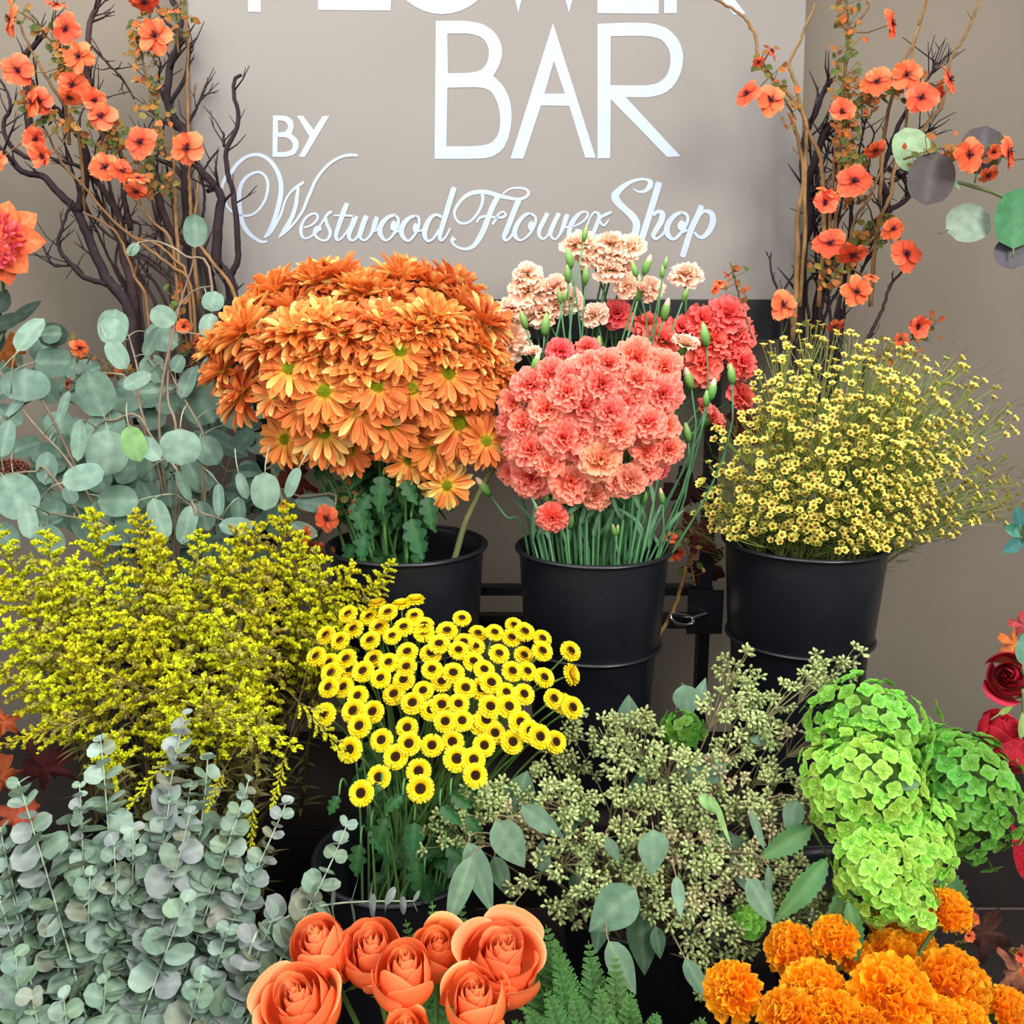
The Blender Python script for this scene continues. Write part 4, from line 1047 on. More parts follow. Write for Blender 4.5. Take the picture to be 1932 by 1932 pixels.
# added filler branches; darker leaf colour stands for shade at the back
for k, (x0, y0, x1, y1, lab) in enumerate(((330, 1050, 60, 700, 'rising to the far left at the back of the bunch'), (340, 1060, 200, 720, 'in the shadow behind the middle leaves'), (360, 1060, 330, 700, 'standing upright at the back under the branches'), (380, 1070, 450, 800, 'behind the left chrysanthemum heads'), (300, 1060, 20, 880, 'low at the back near the left edge'), (420, 1070, 520, 930, 'in the shade under the chrysanthemums'), (300, 1060, 130, 850, 'tucked behind the left round leaves'), (350, 1060, 270, 830, 'tucked behind the central round leaves'))):
    bot = disk(C_SILV, 0.05, -0.12)
    t = thing('silver_dollar_eucalyptus_branch', bot, 'shade-toned eucalyptus branch ' + lab, 'eucalyptus branch', 'round leaved eucalyptus behind the goldenrod')
    p0, p1 = at(x0, y0, 1.50), at(x1, y1, 1.58)
    path = bez(bot, bot.lerp(p0, 0.6), p0.lerp(p1, 0.4) + Vector((0, 0.02, 0.01)), p1, 16)
    g = Geo(); g.tube(path, 0.003, 0.001, lin('#7a6a58'), 6)
    gl = Geo()
    for j in range(5, 17):
        for sg in (-1, 1):
            a = U(0, 360); L = U(0.038, 0.058); dr = img_dir(90 + sg * U(30, 120), U(-.4, .3))
            bp = path[j] + dr * 0.018
            c = mix(SD_D, SD_L, U(0, 0.5))
            leaf(gl, L, L * U(0.75, 0.95), Matrix.Translation(bp) @ frame(dr, -FW + Vector((U(-.6, .6), 0, U(-.2, .7)))), jit(c, .08), jit(c, .08), 'round', U(-.1, .2), 0.1, 7, 6, rib=lin('#8fa48f'))
            g.tube([path[j], bp + dr * 0.003], 0.0011, 0.0009, lin('#8a9277'), 4)
    g.obj('stem', M_STEM, t); gl.obj('leaves', M_WAXY, t)

# ------------------------------------------------------------------ baby blue eucalyptus, lower left
BB1, BB2, BB3 = lin('#688670'), lin('#98ae9e'), lin('#8a8a90')
bstems = [((35,1475),(300,2000),1.0),((190,1395),(330,2000),1),((348,1345),(350,2000),1),((392,1430),(380,2000),1),((540,1515),(470,1980),.9),((128,1550),(260,2000),1.1),((320,1510),(300,2000),1),((215,1590),(260,2050),1.1),((440,1560),(420,2000),1.1),((285,1620),(330,2050),1.2),((12,1625),(150,2050),1),((60,1645),(220,2050),1.1),((400,1600),(380,2050),1.2),((250,1700),(250,2080),1.2),((480,1640),(400,2050),1),((100,1745),(170,2080),1.2),((170,1650),(220,2080),1.1),((350,1700),(330,2080),1.3),((30,1800),(100,2080),1.2),((300,1800),(290,2100),1.3),((430,1750),(400,2080),1.1),((515,1730),(430,2060),1),((200,1850),(220,2120),1.3),((0,1700),(120,2080),1.1),((500,1830),(420,2100),1),((120,1880),(180,2140),1.2),((380,1850),(350,2140),1.2),((655,1555),(420,1990),.9),((782,1700),(420,1920),1.0),((60,1880),(120,2140),1.1),((310,1585),(320,2050),1.1),((250,1560),(280,2050),1.0),((360,1530),(350,2050),1.1),((150,1480),(200,2050),.7),((470,1470),(430,2000),.8),((0,1560),(200,1960),.8),((450,1880),(400,2120),1.1),((360,1480),(345,2040),1.0)]
words = place_words([s[0] for s in bstems], 6)
for i, ((tx, ty), (bx, by), sz) in enumerate(bstems):
    front = (ty - 1350) / 550
    Yt = 0.97 - 0.16 * front + U(-0.02, 0.02)
    T_ = at(tx, ty, Yt)
    B0 = C_BABY + Vector(((bx - 300) / 1750 * 0.7 * 0.6, U(-0.03, 0.05), -0.06))
    if tx > 640: B0 = B0 + Vector((0.05, 0, 0.04))
    side = Vector((U(-1, 1), U(-0.6, 0.6), 0)) * 0.02
    name = ', tip ' + words[i]
    if (tx, ty) == (655, 1555): name = ', reaching into the shaded bucket at the centre'
    if (tx, ty) == (782, 1700): name = ', arching right above the orange roses'
    t = thing('baby_blue_eucalyptus_stem', B0, 'blue grey round leaved eucalyptus stem' + name, 'eucalyptus stem', 'small leaved eucalyptus at the lower left')
    L = (T_ - B0).length
    if (tx, ty) == (782, 1700):
        mid = [at(500, 1760, 0.86), at(560, 1722, 0.86), at(650, 1703, 0.87)]
        path = [Vector(p) for p in smooth([tuple(B0), tuple(at(470, 1800, 0.84))] + [tuple(m) for m in mid] + [tuple(T_)], 5)]
    else:
        path = bez(B0, B0 + Vector((0, 0, L * 0.3)) + side, T_ - (T_ - B0) * 0.3 + side, T_, 22)
    g = Geo(); g.tube(path, 0.0019, 0.0008, lin('#a3b39a'), 5); g.obj('stem', M_STEM, t)
    gl = Geo()
    # cumulative length from the tip
    cum = [0.0]; rp = path[::-1]
    for a, b in zip(rp, rp[1:]): cum.append(cum[-1] + (b - a).length)
    s = 0.002; k = 0; ph = U(0, 3); sz *= 1.12
    grey = rng.random() < 0.22
    while s < min(cum[-1] * 0.9, 0.30):
        j = max(q for q in range(len(cum)) if cum[q] <= s); j = min(j, len(rp) - 2)
        f = (s - cum[j]) / max(1e-6, cum[j + 1] - cum[j])
        p = rp[j].lerp(rp[j + 1], f); d = (rp[j] - rp[j + 1]).normalized()
        R_ = min(0.0125, 0.006 + s * 0.08) * sz * U(0.8, 1.2)
        e1 = d.orthogonal().normalized(); e1 = Quaternion(d, ph + k * math.pi / 2 + U(-0.35, 0.35)) @ e1
        for sg in (-1, 1):
            e = e1 * sg
            lift = U(0.1, 1.0) * (1.4 if s < 0.03 else 1)
            n = (d * 1.0 - e * lift * 0.6 + Vector((U(-.4, .4), U(-1.2, -0.1), U(-.2, .5))) * (1.3 if tx != 782 else 0.15)).normalized()
            xd = (e + d * lift * 0.5).normalized()
            c = mix(BB1, BB2, rng.random());
            if grey or rng.random() < 0.08: c = mix(c, BB3, 0.7)
            if rng.random() < 0.25: c = mix(c, lin('#6f8f62'), 0.55)
            if rng.random() < 0.10: c = mix(c, lin('#8a7a62'), 0.5)
            leaf(gl, R_ * 1.9, R_ * 2.0, Matrix.Translation(p) @ frame(xd, n), jit(c, 0.07), jit(mix(c, BB2, 0.2), 0.07), 'round', U(-0.2, 0.1), U(0, 0.25), 7, 6, rib=lin('#b0beb0'))
        s += U(0.0095, 0.0145) * sz * (1.0 if tx not in (655, 782) else 1.3); k += 1
    gl.obj('leaves', M_WAXY, t)

# ------------------------------------------------------------------ seeded eucalyptus
sc_t = [(1060,1360),(1130,1372),(1205,1400),(1085,1425),(1040,1455),(1170,1425),(1250,1435),(1378,1262),(1360,1325),(1425,1365),(1480,1312),(1548,1275),(1592,1252),(1380,1402),(1450,1385),(1530,1392),(1555,1478),(1592,1502),(1440,1450),(1350,1460),(1290,1442),(1240,1475),(1180,1490),(1100,1492),(1050,1512),(1330,1525),(1400,1520),(1480,1560),(1255,1560),(1180,1560),(1100,1585),(1400,1600),(1330,1620),(1285,1590),(1200,1640),(1130,1685),(1010,1645),(1042,1710),(1240,1705),(1320,1700),(1500,1650),(1560,1705),(1520,1745),(1380,1750),(1350,1800),(960,1482),(965,1525),(905,1515),(868,1562),(840,1580),(1475,1495),(1280,1660),(1400,1665),(1365,1845),(1010,1560),(1150,1620),(1440,1620),(1480,1700),(1010,1500),(1300,1495),(1420,1310),(1230,1520),(1060,1620),(1350,1560),(1440,1530),(1190,1370),(1090,1540),(1300,1770),(1420,1700),(1230,1610)]
words = place_words(sc_t, 8)
BR1, BR2 = lin('#87985a'), lin('#bcc486')
for i, (px, py) in enumerate(sc_t):
    q = ((px - 1240) / 420) ** 2 + ((py - 1560) / 330) ** 2
    Y = 1.14 - 0.20 * (py - 1250) / 600 - 0.05 * math.sqrt(max(0, 1 - q)) + U(-0.02, 0.02)
    if px < 1150 and py < 1475: Y += 0.07
    T_ = at(px, py, Y)
    base = disk(C_SEED, 0.06, -0.10)
    t = thing('seeded_eucalyptus_sprig', base, 'sprig of pale green eucalyptus seed pods, ' + words[i], 'eucalyptus sprig', 'seeded eucalyptus in the lower middle')
    d = (T_ - base).normalized()
    mid = base.lerp(T_, 0.6) + Vector((U(-.02, .02), 0.03, 0.02))
    path = bez(base, base.lerp(mid, 0.5), mid, T_, 10)
    g = Geo(); g.tube(path, 0.0016, 0.0009, mix(lin('#8a6a58'), lin('#8a8a60'), rng.random()), 5)
    gb_ = Geo()
    nu_ = rng.randint(10, 14)
    brown = rng.random() < 0.12
    sdir = Vector((U(-1, 1), U(-0.3, 0.3), U(-0.4, 0.6))).normalized()
    for k in range(nu_):
        off = sdir * (U(-1, 1) * 0.026) + Vector((U(-1, 1), U(-1, 0.6), U(-1, 1))) * 0.017
        hub = T_ + off
        od = (hub - T_ + Vector((U(-.5, .5), U(-1.2, -0.2), U(-.3, .8))) * 0.012).normalized()
        j0 = path[-2]
        g.tube([j0, j0.lerp(hub, 0.5) + Vector((0, 0, 0.001)), hub], 0.0007, 0.0006, lin('#9a9268'), 4, False)
        nb = rng.randint(6, 8)
        hue = rng.random()
        for b in range(nb):
            a = 2 * math.pi * b / nb + U(-.2, .2)
            e = od.orthogonal().normalized(); e = Quaternion(od, a) @ e
            bd = (od * U(0.2, 0.9) + e).normalized() if b else od
            Lb = 0.0056 * U(0.9, 1.2)
            c = mix(BR1, BR2, hue * 0.6 + 0.4 * rng.random())
            if brown: c = mix(c, lin('#b9a283'), 0.6)
            gb_.tube([hub, hub + bd * Lb * 0.8, hub + bd * Lb, hub + bd * Lb * 1.35, hub + bd * Lb * 1.65, hub + bd * Lb * 1.95], (lambda tt: (0.0006, 0.0008, 0.0016, 0.0024, 0.0018, 0.0004)[min(5, int(round(tt * 5)))]), 0, c, 5, False)
    g.obj('stem', M_STEM, t); o = gb_.obj('seed_pods', M_BERRY, t); o['kind'] = 'stuff'
zs2 = zs(840, 1240, 640 / 1932)
SE_D, SE_L = lin('#48664c'), lin('#76977a')
se_leaves = [(1045,310,190,140,95,.6,0),(1375,250,190,150,-80,1.6,0),(1460,210,200,90,60,1.2,0),(1830,480,200,60,-10,1.4,.3),(430,760,240,200,70,.3,.4),(1470,660,300,170,205,.6,.6),(375,1080,350,190,-60,1.8,1),(560,950,330,120,-40,1.2,.8),(550,1130,190,110,90,.8,.5),(780,880,120,110,20,.8,.4),(1085,740,270,110,75,.5,.4),(1185,1110,260,190,-90,1.6,1),(960,1110,190,70,-65,1.6,1),(80,1330,420,130,-110,1.3,1),(200,1250,420,150,-70,.7,.8),(950,1450,380,240,-135,.9,.9),(1325,1360,230,75,-85,1.9,1),(1520,840,190,80,-35,2,1),(1580,950,300,40,-72,2,1),(1780,990,260,50,-70,1.2,.8),(1800,1390,300,140,-60,1,.9),(1850,1320,280,50,-85,1.2,1),(1010,1760,330,150,-60,1.2,.9),(1130,1650,400,180,-85,.1,.2),(1215,1630,200,90,-80,.2,.3),(1430,1830,260,100,-60,.8,.6),(1700,1130,180,200,0,.5,.4),(320,1250,250,110,-70,.2,.3),(760,1300,200,120,-85,.2,.2),(1980,920,220,120,-100,1.2,.9),(1590,1050,150,110,-160,.6,.3),(1690,1250,260,90,-60,.5,.4),(60,1180,200,110,-120,.4,.3),(700,950,150,120,-100,.2,.2),(1380,1500,260,110,-70,.1,.2),(880,1560,260,120,-100,.1,.1),(1550,1560,240,110,-110,.1,.1)]
lw = place_words([(x[0], x[1]) for x in se_leaves], 6)
for i, (X, Y_, L, W, a, tone, near) in enumerate(se_leaves):
    cx, cy = zs2(X, Y_)
    Yd = 1.12 - 0.20 * (cy - 1250) / 600 - 0.09 * near + 0.02
    if i in (0, 1, 2): Yd = 1.20
    m_ = mpp(cx, cy, Yd) * 640 / 1932
    dr = img_dir(a, U(-0.2, 0.2))
    bp = at(*zs2(X - math.cos(math.radians(a)) * L / 2, Y_ + math.sin(math.radians(a)) * L / 2), Yd)
    t = thing('eucalyptus_leaf_shoot', bp, 'large pointed smooth green eucalyptus leaf, ' + lw[i], 'eucalyptus leaf', 'large pointed leaves among the seeded eucalyptus')
    c = mix(SE_D, SE_L, tone / 2)
    if tone == 2: c = lin('#8db26c')
    g = Geo(); leaf(g, L * m_, W * m_ * 1.1, Matrix.Translation(bp) @ frame(dr, -FW + Vector((U(-.4, .4), 0, U(0, .5)))), jit(c, 0.05), jit(c, 0.05), 'point', U(-0.1, 0.25), U(0.0, 0.2), 10, 6, rib=lin('#98ac88'), wave=0.02, seed=i)
    g.obj('leaf_blade', M_WAXY, t)
    g = Geo(); e = C_SEED + Vector((U(-.05, .05), U(-.04, .04), 0.0)); q0 = bp - dr * 0.02 + Vector((0, 0.015, 0.0))
    g.tube(bez(bp + dr * 0.003, q0, bp.lerp(e, 0.3) + Vector((0, 0.03, 0)), e, 8), 0.0008, 0.0018, lin('#8a7a60'), 5); g.obj('stem', M_STEM, t)

# ------------------------------------------------------------------ hydrangeas
def hyd_floret(seed):
    r = random.Random(seed)
    g = Geo()
    for k in range(4):
        a = math.pi / 2 * k + r.uniform(-0.15, 0.15)
        L = r.uniform(0.85, 1.1); W = r.uniform(0.95, 1.15); el = r.uniform(0.0, 0.45)
        M = Matrix.Rotation(a, 4, 'Z') @ Matrix.Translation((0.04, 0, 0.02 * (k % 2))) @ Matrix.Rotation(r.uniform(-0.25, 0.25), 4, 'X')
        def fn(u, v):
            w = W * 0.5 * math.sin(math.pi * (0.12 + 0.86 * u ** 0.9)) ** 0.55
            return (L * u, v * w, L * u * math.tan(el) * (1 - 0.5 * u) + 0.12 * v * v * w - 0.05 * (1 if abs(v) < 0.1 else 0))
        def col(u, v):
            c = mix(lin('#7fbe2c'), lin('#a8dc50'), u)
            if u > 0.92 or abs(v) > 0.9: c = mix(c, lin('#d8f09a'), 0.4)
            if abs(v) < 0.1: c = mix(c, lin('#5f9a28'), 0.3)
            return c
        g.grid(5, 4, fn, col, M)
    g.blob((0, 0, 0.08), 0.09, lin('#d9ee9e'), 6, 4)
    g.tube([Vector((0, 0, 0.02)), Vector((0, 0, -0.9))], 0.04, 0.03, lin('#7fae45'), 4)
    return g.mesh('hydrangea_floret', M_HYD)
M_HYD = soft_mat('hydrangea_petal', 0.3, 0.5, 0.3, 30, 0.10, 0.14)
HYD = [hyd_floret(s) for s in (1, 2, 3)]
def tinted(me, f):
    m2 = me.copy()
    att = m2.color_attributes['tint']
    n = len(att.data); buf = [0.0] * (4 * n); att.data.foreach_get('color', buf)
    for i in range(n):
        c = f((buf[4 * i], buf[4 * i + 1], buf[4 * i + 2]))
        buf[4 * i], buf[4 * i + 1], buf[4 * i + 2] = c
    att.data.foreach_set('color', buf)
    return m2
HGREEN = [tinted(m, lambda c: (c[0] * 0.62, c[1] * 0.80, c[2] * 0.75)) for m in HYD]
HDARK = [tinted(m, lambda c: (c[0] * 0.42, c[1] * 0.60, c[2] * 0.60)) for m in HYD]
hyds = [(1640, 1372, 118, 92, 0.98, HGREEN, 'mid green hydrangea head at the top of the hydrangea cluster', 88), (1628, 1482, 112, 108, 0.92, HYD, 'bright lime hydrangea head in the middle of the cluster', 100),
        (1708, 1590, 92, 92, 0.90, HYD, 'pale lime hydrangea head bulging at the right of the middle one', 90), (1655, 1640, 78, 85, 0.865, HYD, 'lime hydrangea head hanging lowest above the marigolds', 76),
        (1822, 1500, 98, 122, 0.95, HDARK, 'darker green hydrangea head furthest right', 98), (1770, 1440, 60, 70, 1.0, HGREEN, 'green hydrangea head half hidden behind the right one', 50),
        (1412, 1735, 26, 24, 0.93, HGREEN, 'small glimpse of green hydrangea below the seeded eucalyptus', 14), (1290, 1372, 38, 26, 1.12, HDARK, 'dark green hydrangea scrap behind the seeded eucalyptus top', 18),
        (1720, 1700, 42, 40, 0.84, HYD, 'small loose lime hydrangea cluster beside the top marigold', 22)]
for (cx, cy, rx, ry, Y, ms, lab, n) in hyds:
    m_ = mpp(cx, cy, Y)
    RX, RZ = rx * m_, ry * m_
    C_ = at(cx, cy, Y + RX * 0.5)
    base = C_HYD + Vector((U(-.05, .05), U(-.04, .04), -0.10))
    t = thing('hydrangea', base, lab, 'flower', 'green hydrangeas at the right')
    dv = (CAM - C_).normalized()
    fl = 0.0104 if rx > 50 else 0.0095
    cnt, k, N_ = 0, 0, int(n * 1.95)
    while cnt < min(n, 99) and k < N_ * 2:
        z = 1 - 2 * (k + 0.5) / N_ if k < N_ else U(-1, 1); a = k * 2.39996
        k += 1
        p = Vector((math.sqrt(1 - z * z) * math.cos(a), math.sqrt(1 - z * z) * math.sin(a), z))
        if p.dot(dv) < 0.0: continue
        bump_ = 1 + 0.30 * noise.noise(p * 2.2 + Vector((cx, 0, 0))) 
        pos = C_ + UP * (p.z * RZ * bump_) + RT * (p.x * RX * bump_) + Vector((0, math.cos(PITCH), 0)) * (p.y * RX * bump_)
        nd = (pos - C_).normalized()
        nd = (nd + Vector((U(-.25, .25), U(-.3, .1), U(-.15, .35)))).normalized()
        inst('floret', ms[cnt % 3], t, Matrix.Translation(pos) @ zrot(nd, U(0, 6)) @ Matrix.Scale(fl * U(0.85, 1.25), 4))
        cnt += 1
    g = Geo()
    g.tube([base, base.lerp(C_, 0.5) + Vector((0, 0.02, 0.01)), C_], 0.0035, 0.003, lin('#6b8a3c'), 7)
    g.blob(C_, RX * 0.74, lin('#4a6a28'), 12, 8, RZ / RX)  # core blob added, coloured dark for the shaded gaps between florets
    for k in range(26):
        p = Vector((U(-1, 1), U(-1, 1), U(-0.3, 1))).normalized()
        g.tube([C_ - UP * RZ * 0.3, C_ + Vector((p.x * RX * 0.85, p.y * RX * 0.85, p.z * RZ * 0.85))], 0.0015, 0.0008, lin('#5a7a30'), 4, False)
    g.obj('stem', M_STEM, t)
for (x, y, L, W, a, Y) in ((1560, 1620, 150, 50, -130, 0.90), (1600, 1660, 160, 46, -110, 0.88), (1530, 1560, 110, 50, -150, 0.95), (1770, 1640, 110, 60, -60, 0.93), (1735, 1478, 60, 26, 180, 0.90), (1600, 1700, 120, 40, -80, 0.86)):
    p0 = at(x, y, Y); m_ = mpp(x, y, Y)
    t = thing('hydrangea_leaf', p0, 'dark green serrated hydrangea leaf in the shade under the lime heads', 'leaf', 'hydrangea leaves under the heads')
    g = Geo(); leaf(g, L * m_, W * m_, Matrix.Translation(p0) @ frame(img_dir(a, -0.2), -FW + Vector((0, 0, 0.3))), lin('#4d7a48'), lin('#55854c'), 'serrate', 0.3, 0.25, 20, 4, rib=lin('#8fb070')); g.obj('leaf_blade', M_LEAF, t)
    g = Geo(); e = C_HYD + Vector((U(-.04, .04), 0, -0.03)); g.tube([p0, p0.lerp(e, 0.5) + Vector((0, 0.02, 0)), e], 0.0015, 0.002, lin('#6b8a3c'), 5); g.obj('leaf_stalk', M_STEM, t)

# ------------------------------------------------------------------ roses
def rose_mesh(seed, tall=1.0, open_=1.0, cA='#f86a2e', cB='#ff8a48', cC='#ffbe80'):
    r = random.Random(seed)
    g = Geo()
    A, B, C_ = lin(cA), lin(cB), lin(cC)
    N_ = 27
    for k in range(N_):
        q = k / (N_ - 1)
        a0 = k * 2.39996 + r.uniform(-0.15, 0.15)
        R = 0.05 + 0.47 * q ** 1.15
        if k >= N_ - 7: R = 0.50 + 0.03 * (k - N_ + 7)
        H = (1.22 - 0.20 * q - (0.10 * (k - N_ + 7) / 7 if k >= N_ - 7 else 0)) * tall * r.uniform(0.96, 1.04)
        span = 3.0 - 1.1 * q
        roll = (0.02 + 0.42 * max(0, q - 0.3) ** 1.1) * open_ * r.uniform(0.6, 1.4)
        if k >= N_ - 3: roll *= 1.5
        wob = r.uniform(0, 6); tipk = r.uniform(0.0, 0.04); tw = r.uniform(-0.15, 0.15)
        cm = jit(mix(B, A, q * 0.4 + r.random() * 0.3), 0.04, r)
        def fn(u, v):
            u = u * (1 - (0.08 + 0.20 * q) * abs(v) ** 3.6)
            taper = 0.35 + 0.65 * math.sin(math.pi * min(0.5, u * 0.75)) ** 0.8
            th = a0 + v * span * 0.5 * taper * (1 - 0.12 * u) + tw * u
            h = H * 1.12 * u * (1 - 0.05 * v * v * u) + tipk * (1 - abs(v)) ** 2 * u
            belly = math.sin(math.pi * min(1.0, 0.08 + 0.80 * u)) ** 0.7
            rr = R * (0.30 + 0.78 * belly) if q > 0.25 else R * (0.5 + 0.5 * belly)
            rr += 0.012 * v * (1 + q * 2)
            ex = max(0, u - 0.68) / 0.32
            rr += roll * ex ** 1.6 * 0.75
            h -= roll * ex ** 2.4 * 0.36
            rr += 0.012 * math.sin(v * 4 + wob) * ex
            return (rr * math.cos(th), rr * math.sin(th), h - 0.1)
        def col(u, v):
            c = mix(mix(cm, lin('#e8a04c'), 0.25) if u < 0.2 else cm, C_, max(0, (u - 0.55)) * 1.5 * (0.9 - 0.3 * q))
            if u > 0.97: c = mix(c, C_, 0.4)
            return c
        g.grid(12, 14, fn, col)
    pm = g.mesh('rose_petals', M_ROSE)
    g = Geo()
    for k in range(5):
        a = 2 * math.pi * k / 5 + 0.3
        leaf(g, 0.55, 0.2, Matrix.Rotation(a, 4, 'Z') @ Matrix.Translation((0.12, 0, -0.13)) @ Matrix.Rotation(0.5, 4, 'Y'), lin('#5f8a3c'), lin('#6f9a48'), 'lance', -0.6, 0.2, 7, 2)
    g.blob((0, 0, -0.2), 0.13, lin('#66903f'), 10, 5, 1.1)
    return pm, g.mesh('rose_sepals', M_LEAF)
ROSES = [rose_mesh(1, 1.0, 0.8), rose_mesh(2, 0.95, 1.0), rose_mesh(3, 1.1, 0.6), rose_mesh(4, 0.95, 1.25), rose_mesh(5, 1.0, 0.75)]
# px,py of the bloom's centre, width px, facing (x, y, z), mesh
rose_list = [(600, 1782, 112, (-0.15, -0.55, 0.8), 2, 0.80, 'orange rose at the upper left of the rose group'), (700, 1790, 128, (0.0, -0.62, 0.8), 0, 0.795, 'orange rose second from the left in the upper row'),
    (762, 1832, 118, (0.05, -0.5, 0.85), 2, 0.755, 'tall half open orange rose in the centre of the group'), (826, 1786, 118, (0.05, -0.65, 0.75), 1, 0.81, 'orange rose behind the centre bloom to its right'),
    (948, 1800, 158, (0.12, -0.5, 0.85), 3, 0.775, 'largest orange rose at the right end with rolled back petals'), (895, 1880, 130, (0.0, -0.6, 0.8), 4, 0.735, 'orange rose in front below the largest rose'),
    (560, 1885, 150, (-0.1, -0.6, 0.8), 1, 0.745, 'orange rose at the lower left beside the blue grey eucalyptus'), (768, 1948, 100, (0.0, -0.5, 0.85), 0, 0.71, 'orange rose barely showing at the bottom edge of the photo')]
for (px, py, w, d, k, Y, lab) in rose_list:
    H = at(px, py, Y); d = Vector((d[0], d[1] * 0.55, d[2])).normalized()
    S = w * 0.73 * mpp(px, py, Y)
    base = disk(C_ROSE, 0.05, -0.12)
    t = thing('rose', base, lab, 'flower', 'orange roses at the bottom')
    M = Matrix.Translation(H - d * S * 0.75) @ zrot(d, U(0, 6.28)) @ Matrix.Scale(S, 4)
    pm, sm = ROSES[k]
    inst('petals', pm, t, M); inst('sepals', sm, t, M)
    g = Geo(); path = stem_path(base, H - d * S * 1.0, d, 9); g.tube(path, 0.0035, 0.0028, lin('#5f7d3c'), 7); g.obj('stem', M_STEM, t)
    g = Geo(); leaf(g, 0.05, 0.03, Matrix.Translation(path[6]) @ frame((U(-1, 1), -0.4, 0.2), (0, -0.4, 1)), lin('#4a6d38'), lin('#58803f'), 'serrate', 0.3, 0.3, 16, 4, rib=lin('#8aa060')); g.obj('leaf', M_LEAF, t)

# ------------------------------------------------------------------ marigolds
def marigold_mesh(seed):
    r = random.Random(seed)
    g = Geo()
    n = 105
    for k in range(n):
        q = (k + 0.5) / n
        el = math.radians(88 - 108 * q ** 0.85)
        a = k * 2.39996
        L = 0.42 + 0.10 * r.random(); W = 0.40 * r.uniform(0.8, 1.2)
        d = Vector((math.cos(el) * math.cos(a), math.cos(el) * math.sin(a), math.sin(el)))
        start = d * (0.55 if q > 0.1 else 0.5); start.z *= 0.85
        up = Vector((0, 0, 1)); ph = r.uniform(0, 6)
        xd = (d + up * 0.25 + Vector((r.uniform(-.3, .3), r.uniform(-.3, .3), r.uniform(-.2, .2)))).normalized()
        nrm = up.cross(d); nrm = (up * 1.0 + d * 0.2 + Vector((r.uniform(-.6, .6), r.uniform(-.6, .6), 0))).normalized()
        M = Matrix.Translation(start) @ frame(xd, nrm)
        cb, cm, ct = lin('#f88600'), mix(lin('#ff9c08'), lin('#ffb010'), r.random()), mix(lin('#ffc630'), lin('#ffb01c'), r.random())
        def fn(u, v):
            w = W * 0.5 * (0.3 + 0.7 * u ** 0.7) * (1 if u < 0.95 else 0.9)
            z = 0.10 * u * math.sin(v * 3.2 + ph) + 0.05 * u * u * math.sin(v * 8 + ph * 2) + 0.10 * u * u
            return (L * u * (1 - 0.2 * v * v) + (0.03 * math.sin(v * 14 + ph) if u > 0.9 else 0), v * w, z)
        g.grid(4, 6, fn, lambda u, v: mix(cb, cm, u * 2) if u < 0.5 else mix(cm, ct, (u - 0.5) * 2), M)
    g.blob((0, 0, -0.05), 0.6, lin('#e87808'), 12, 7, 0.85)
    pm = g.mesh('marigold_petals', M_PETAL)
    g = Geo()
    g.lathe([(0.0, -0.95), (0.12, -0.93), (0.22, -0.75), (0.30, -0.5), (0.36, -0.3), (0.2, -0.2)], lin('#5f8a3a'), 12)
    return pm, g.mesh('marigold_calyx', M_LEAF)
MARI = [marigold_mesh(s) for s in (1, 2, 3, 4)]
mari = [(1492, 1790, 92, 0.86), (1576, 1768, 80, 0.85), (1613, 1805, 68, 0.87), (1683, 1795, 84, 0.87), (1678, 1752, 66, 0.92), (1732, 1785, 74, 0.93), (1790, 1718, 82, 0.86), (1800, 1858, 128, 0.80), (1685, 1878, 142, 0.77), (1535, 1876, 118, 0.80), (1490, 1925, 112, 0.76), (1380, 1870, 104, 0.80), (1905, 1905, 80, 0.80), (1775, 1925, 84, 0.75), (1822, 1930, 84, 0.76), (1572, 1925, 104, 0.755), (1552, 1822, 50, 0.92), (1640, 1935, 60, 0.74)]
words = place_words([(m[0], m[1]) for m in mari], 4)
mcore = at(1650, 2050, 0.86)
for i, (px, py, w, Y) in enumerate(mari):
    H = at(px, py, Y)
    d = H - mcore; d = Vector((d.x, d.y * 0.5 - 0.10, d.z + 0.05)).normalized()
    S = w * 0.56 * mpp(px, py, Y)
    base = disk(C_MARI, 0.06, -0.12)
    t = thing('marigold', base, 'ruffled orange marigold, ' + words[i] + (', on a tall bare stem' if (px, py) == (1790, 1718) else ''), 'flower', 'orange marigolds at the lower right')
    M = Matrix.Translation(H - d * S * 0.15) @ zrot(d, U(0, 6.28)) @ Matrix.Scale(S, 4)
    pm, cm_ = MARI[i % 4]
    inst('petals', pm, t, M); inst('calyx', cm_, t, M)
    g = Geo(); path = stem_path(base, H - d * S * 1.0, d, 9); g.tube(path, 0.003, 0.0024, lin('#6d8a48'), 6); g.obj('stem', M_STEM, t)
    if i % 2 == 0:
        g = Geo()
        for k in range(9):
            s = k / 8; p = path[6] + Vector((U(-1, 1), -0.5, 0.1)).normalized() * 0 
            base_d = Vector((0.8 if i % 4 else -0.8, -0.5, -0.1)).normalized(); q = path[6] + base_d * (0.05 * s)
            for sg in (-1, 1):
                leaf(g, 0.018 * (1.1 - 0.6 * s), 0.005, Matrix.Translation(q) @ frame(base_d * 0.5 + Vector((0, 0, 1)) * sg * 0.7 + Vector((0, -0.2, 0)), (0, -1, 0.3)), lin('#3f6d38'), lin('#4f7d40'), 'serrate', 0.1, 0.1, 8, 2)
        g.tube([path[6], path[6] + base_d * 0.05], 0.0008, 0.0005, lin('#4f7d40'), 4); g.obj('leaf', M_LEAF, t)

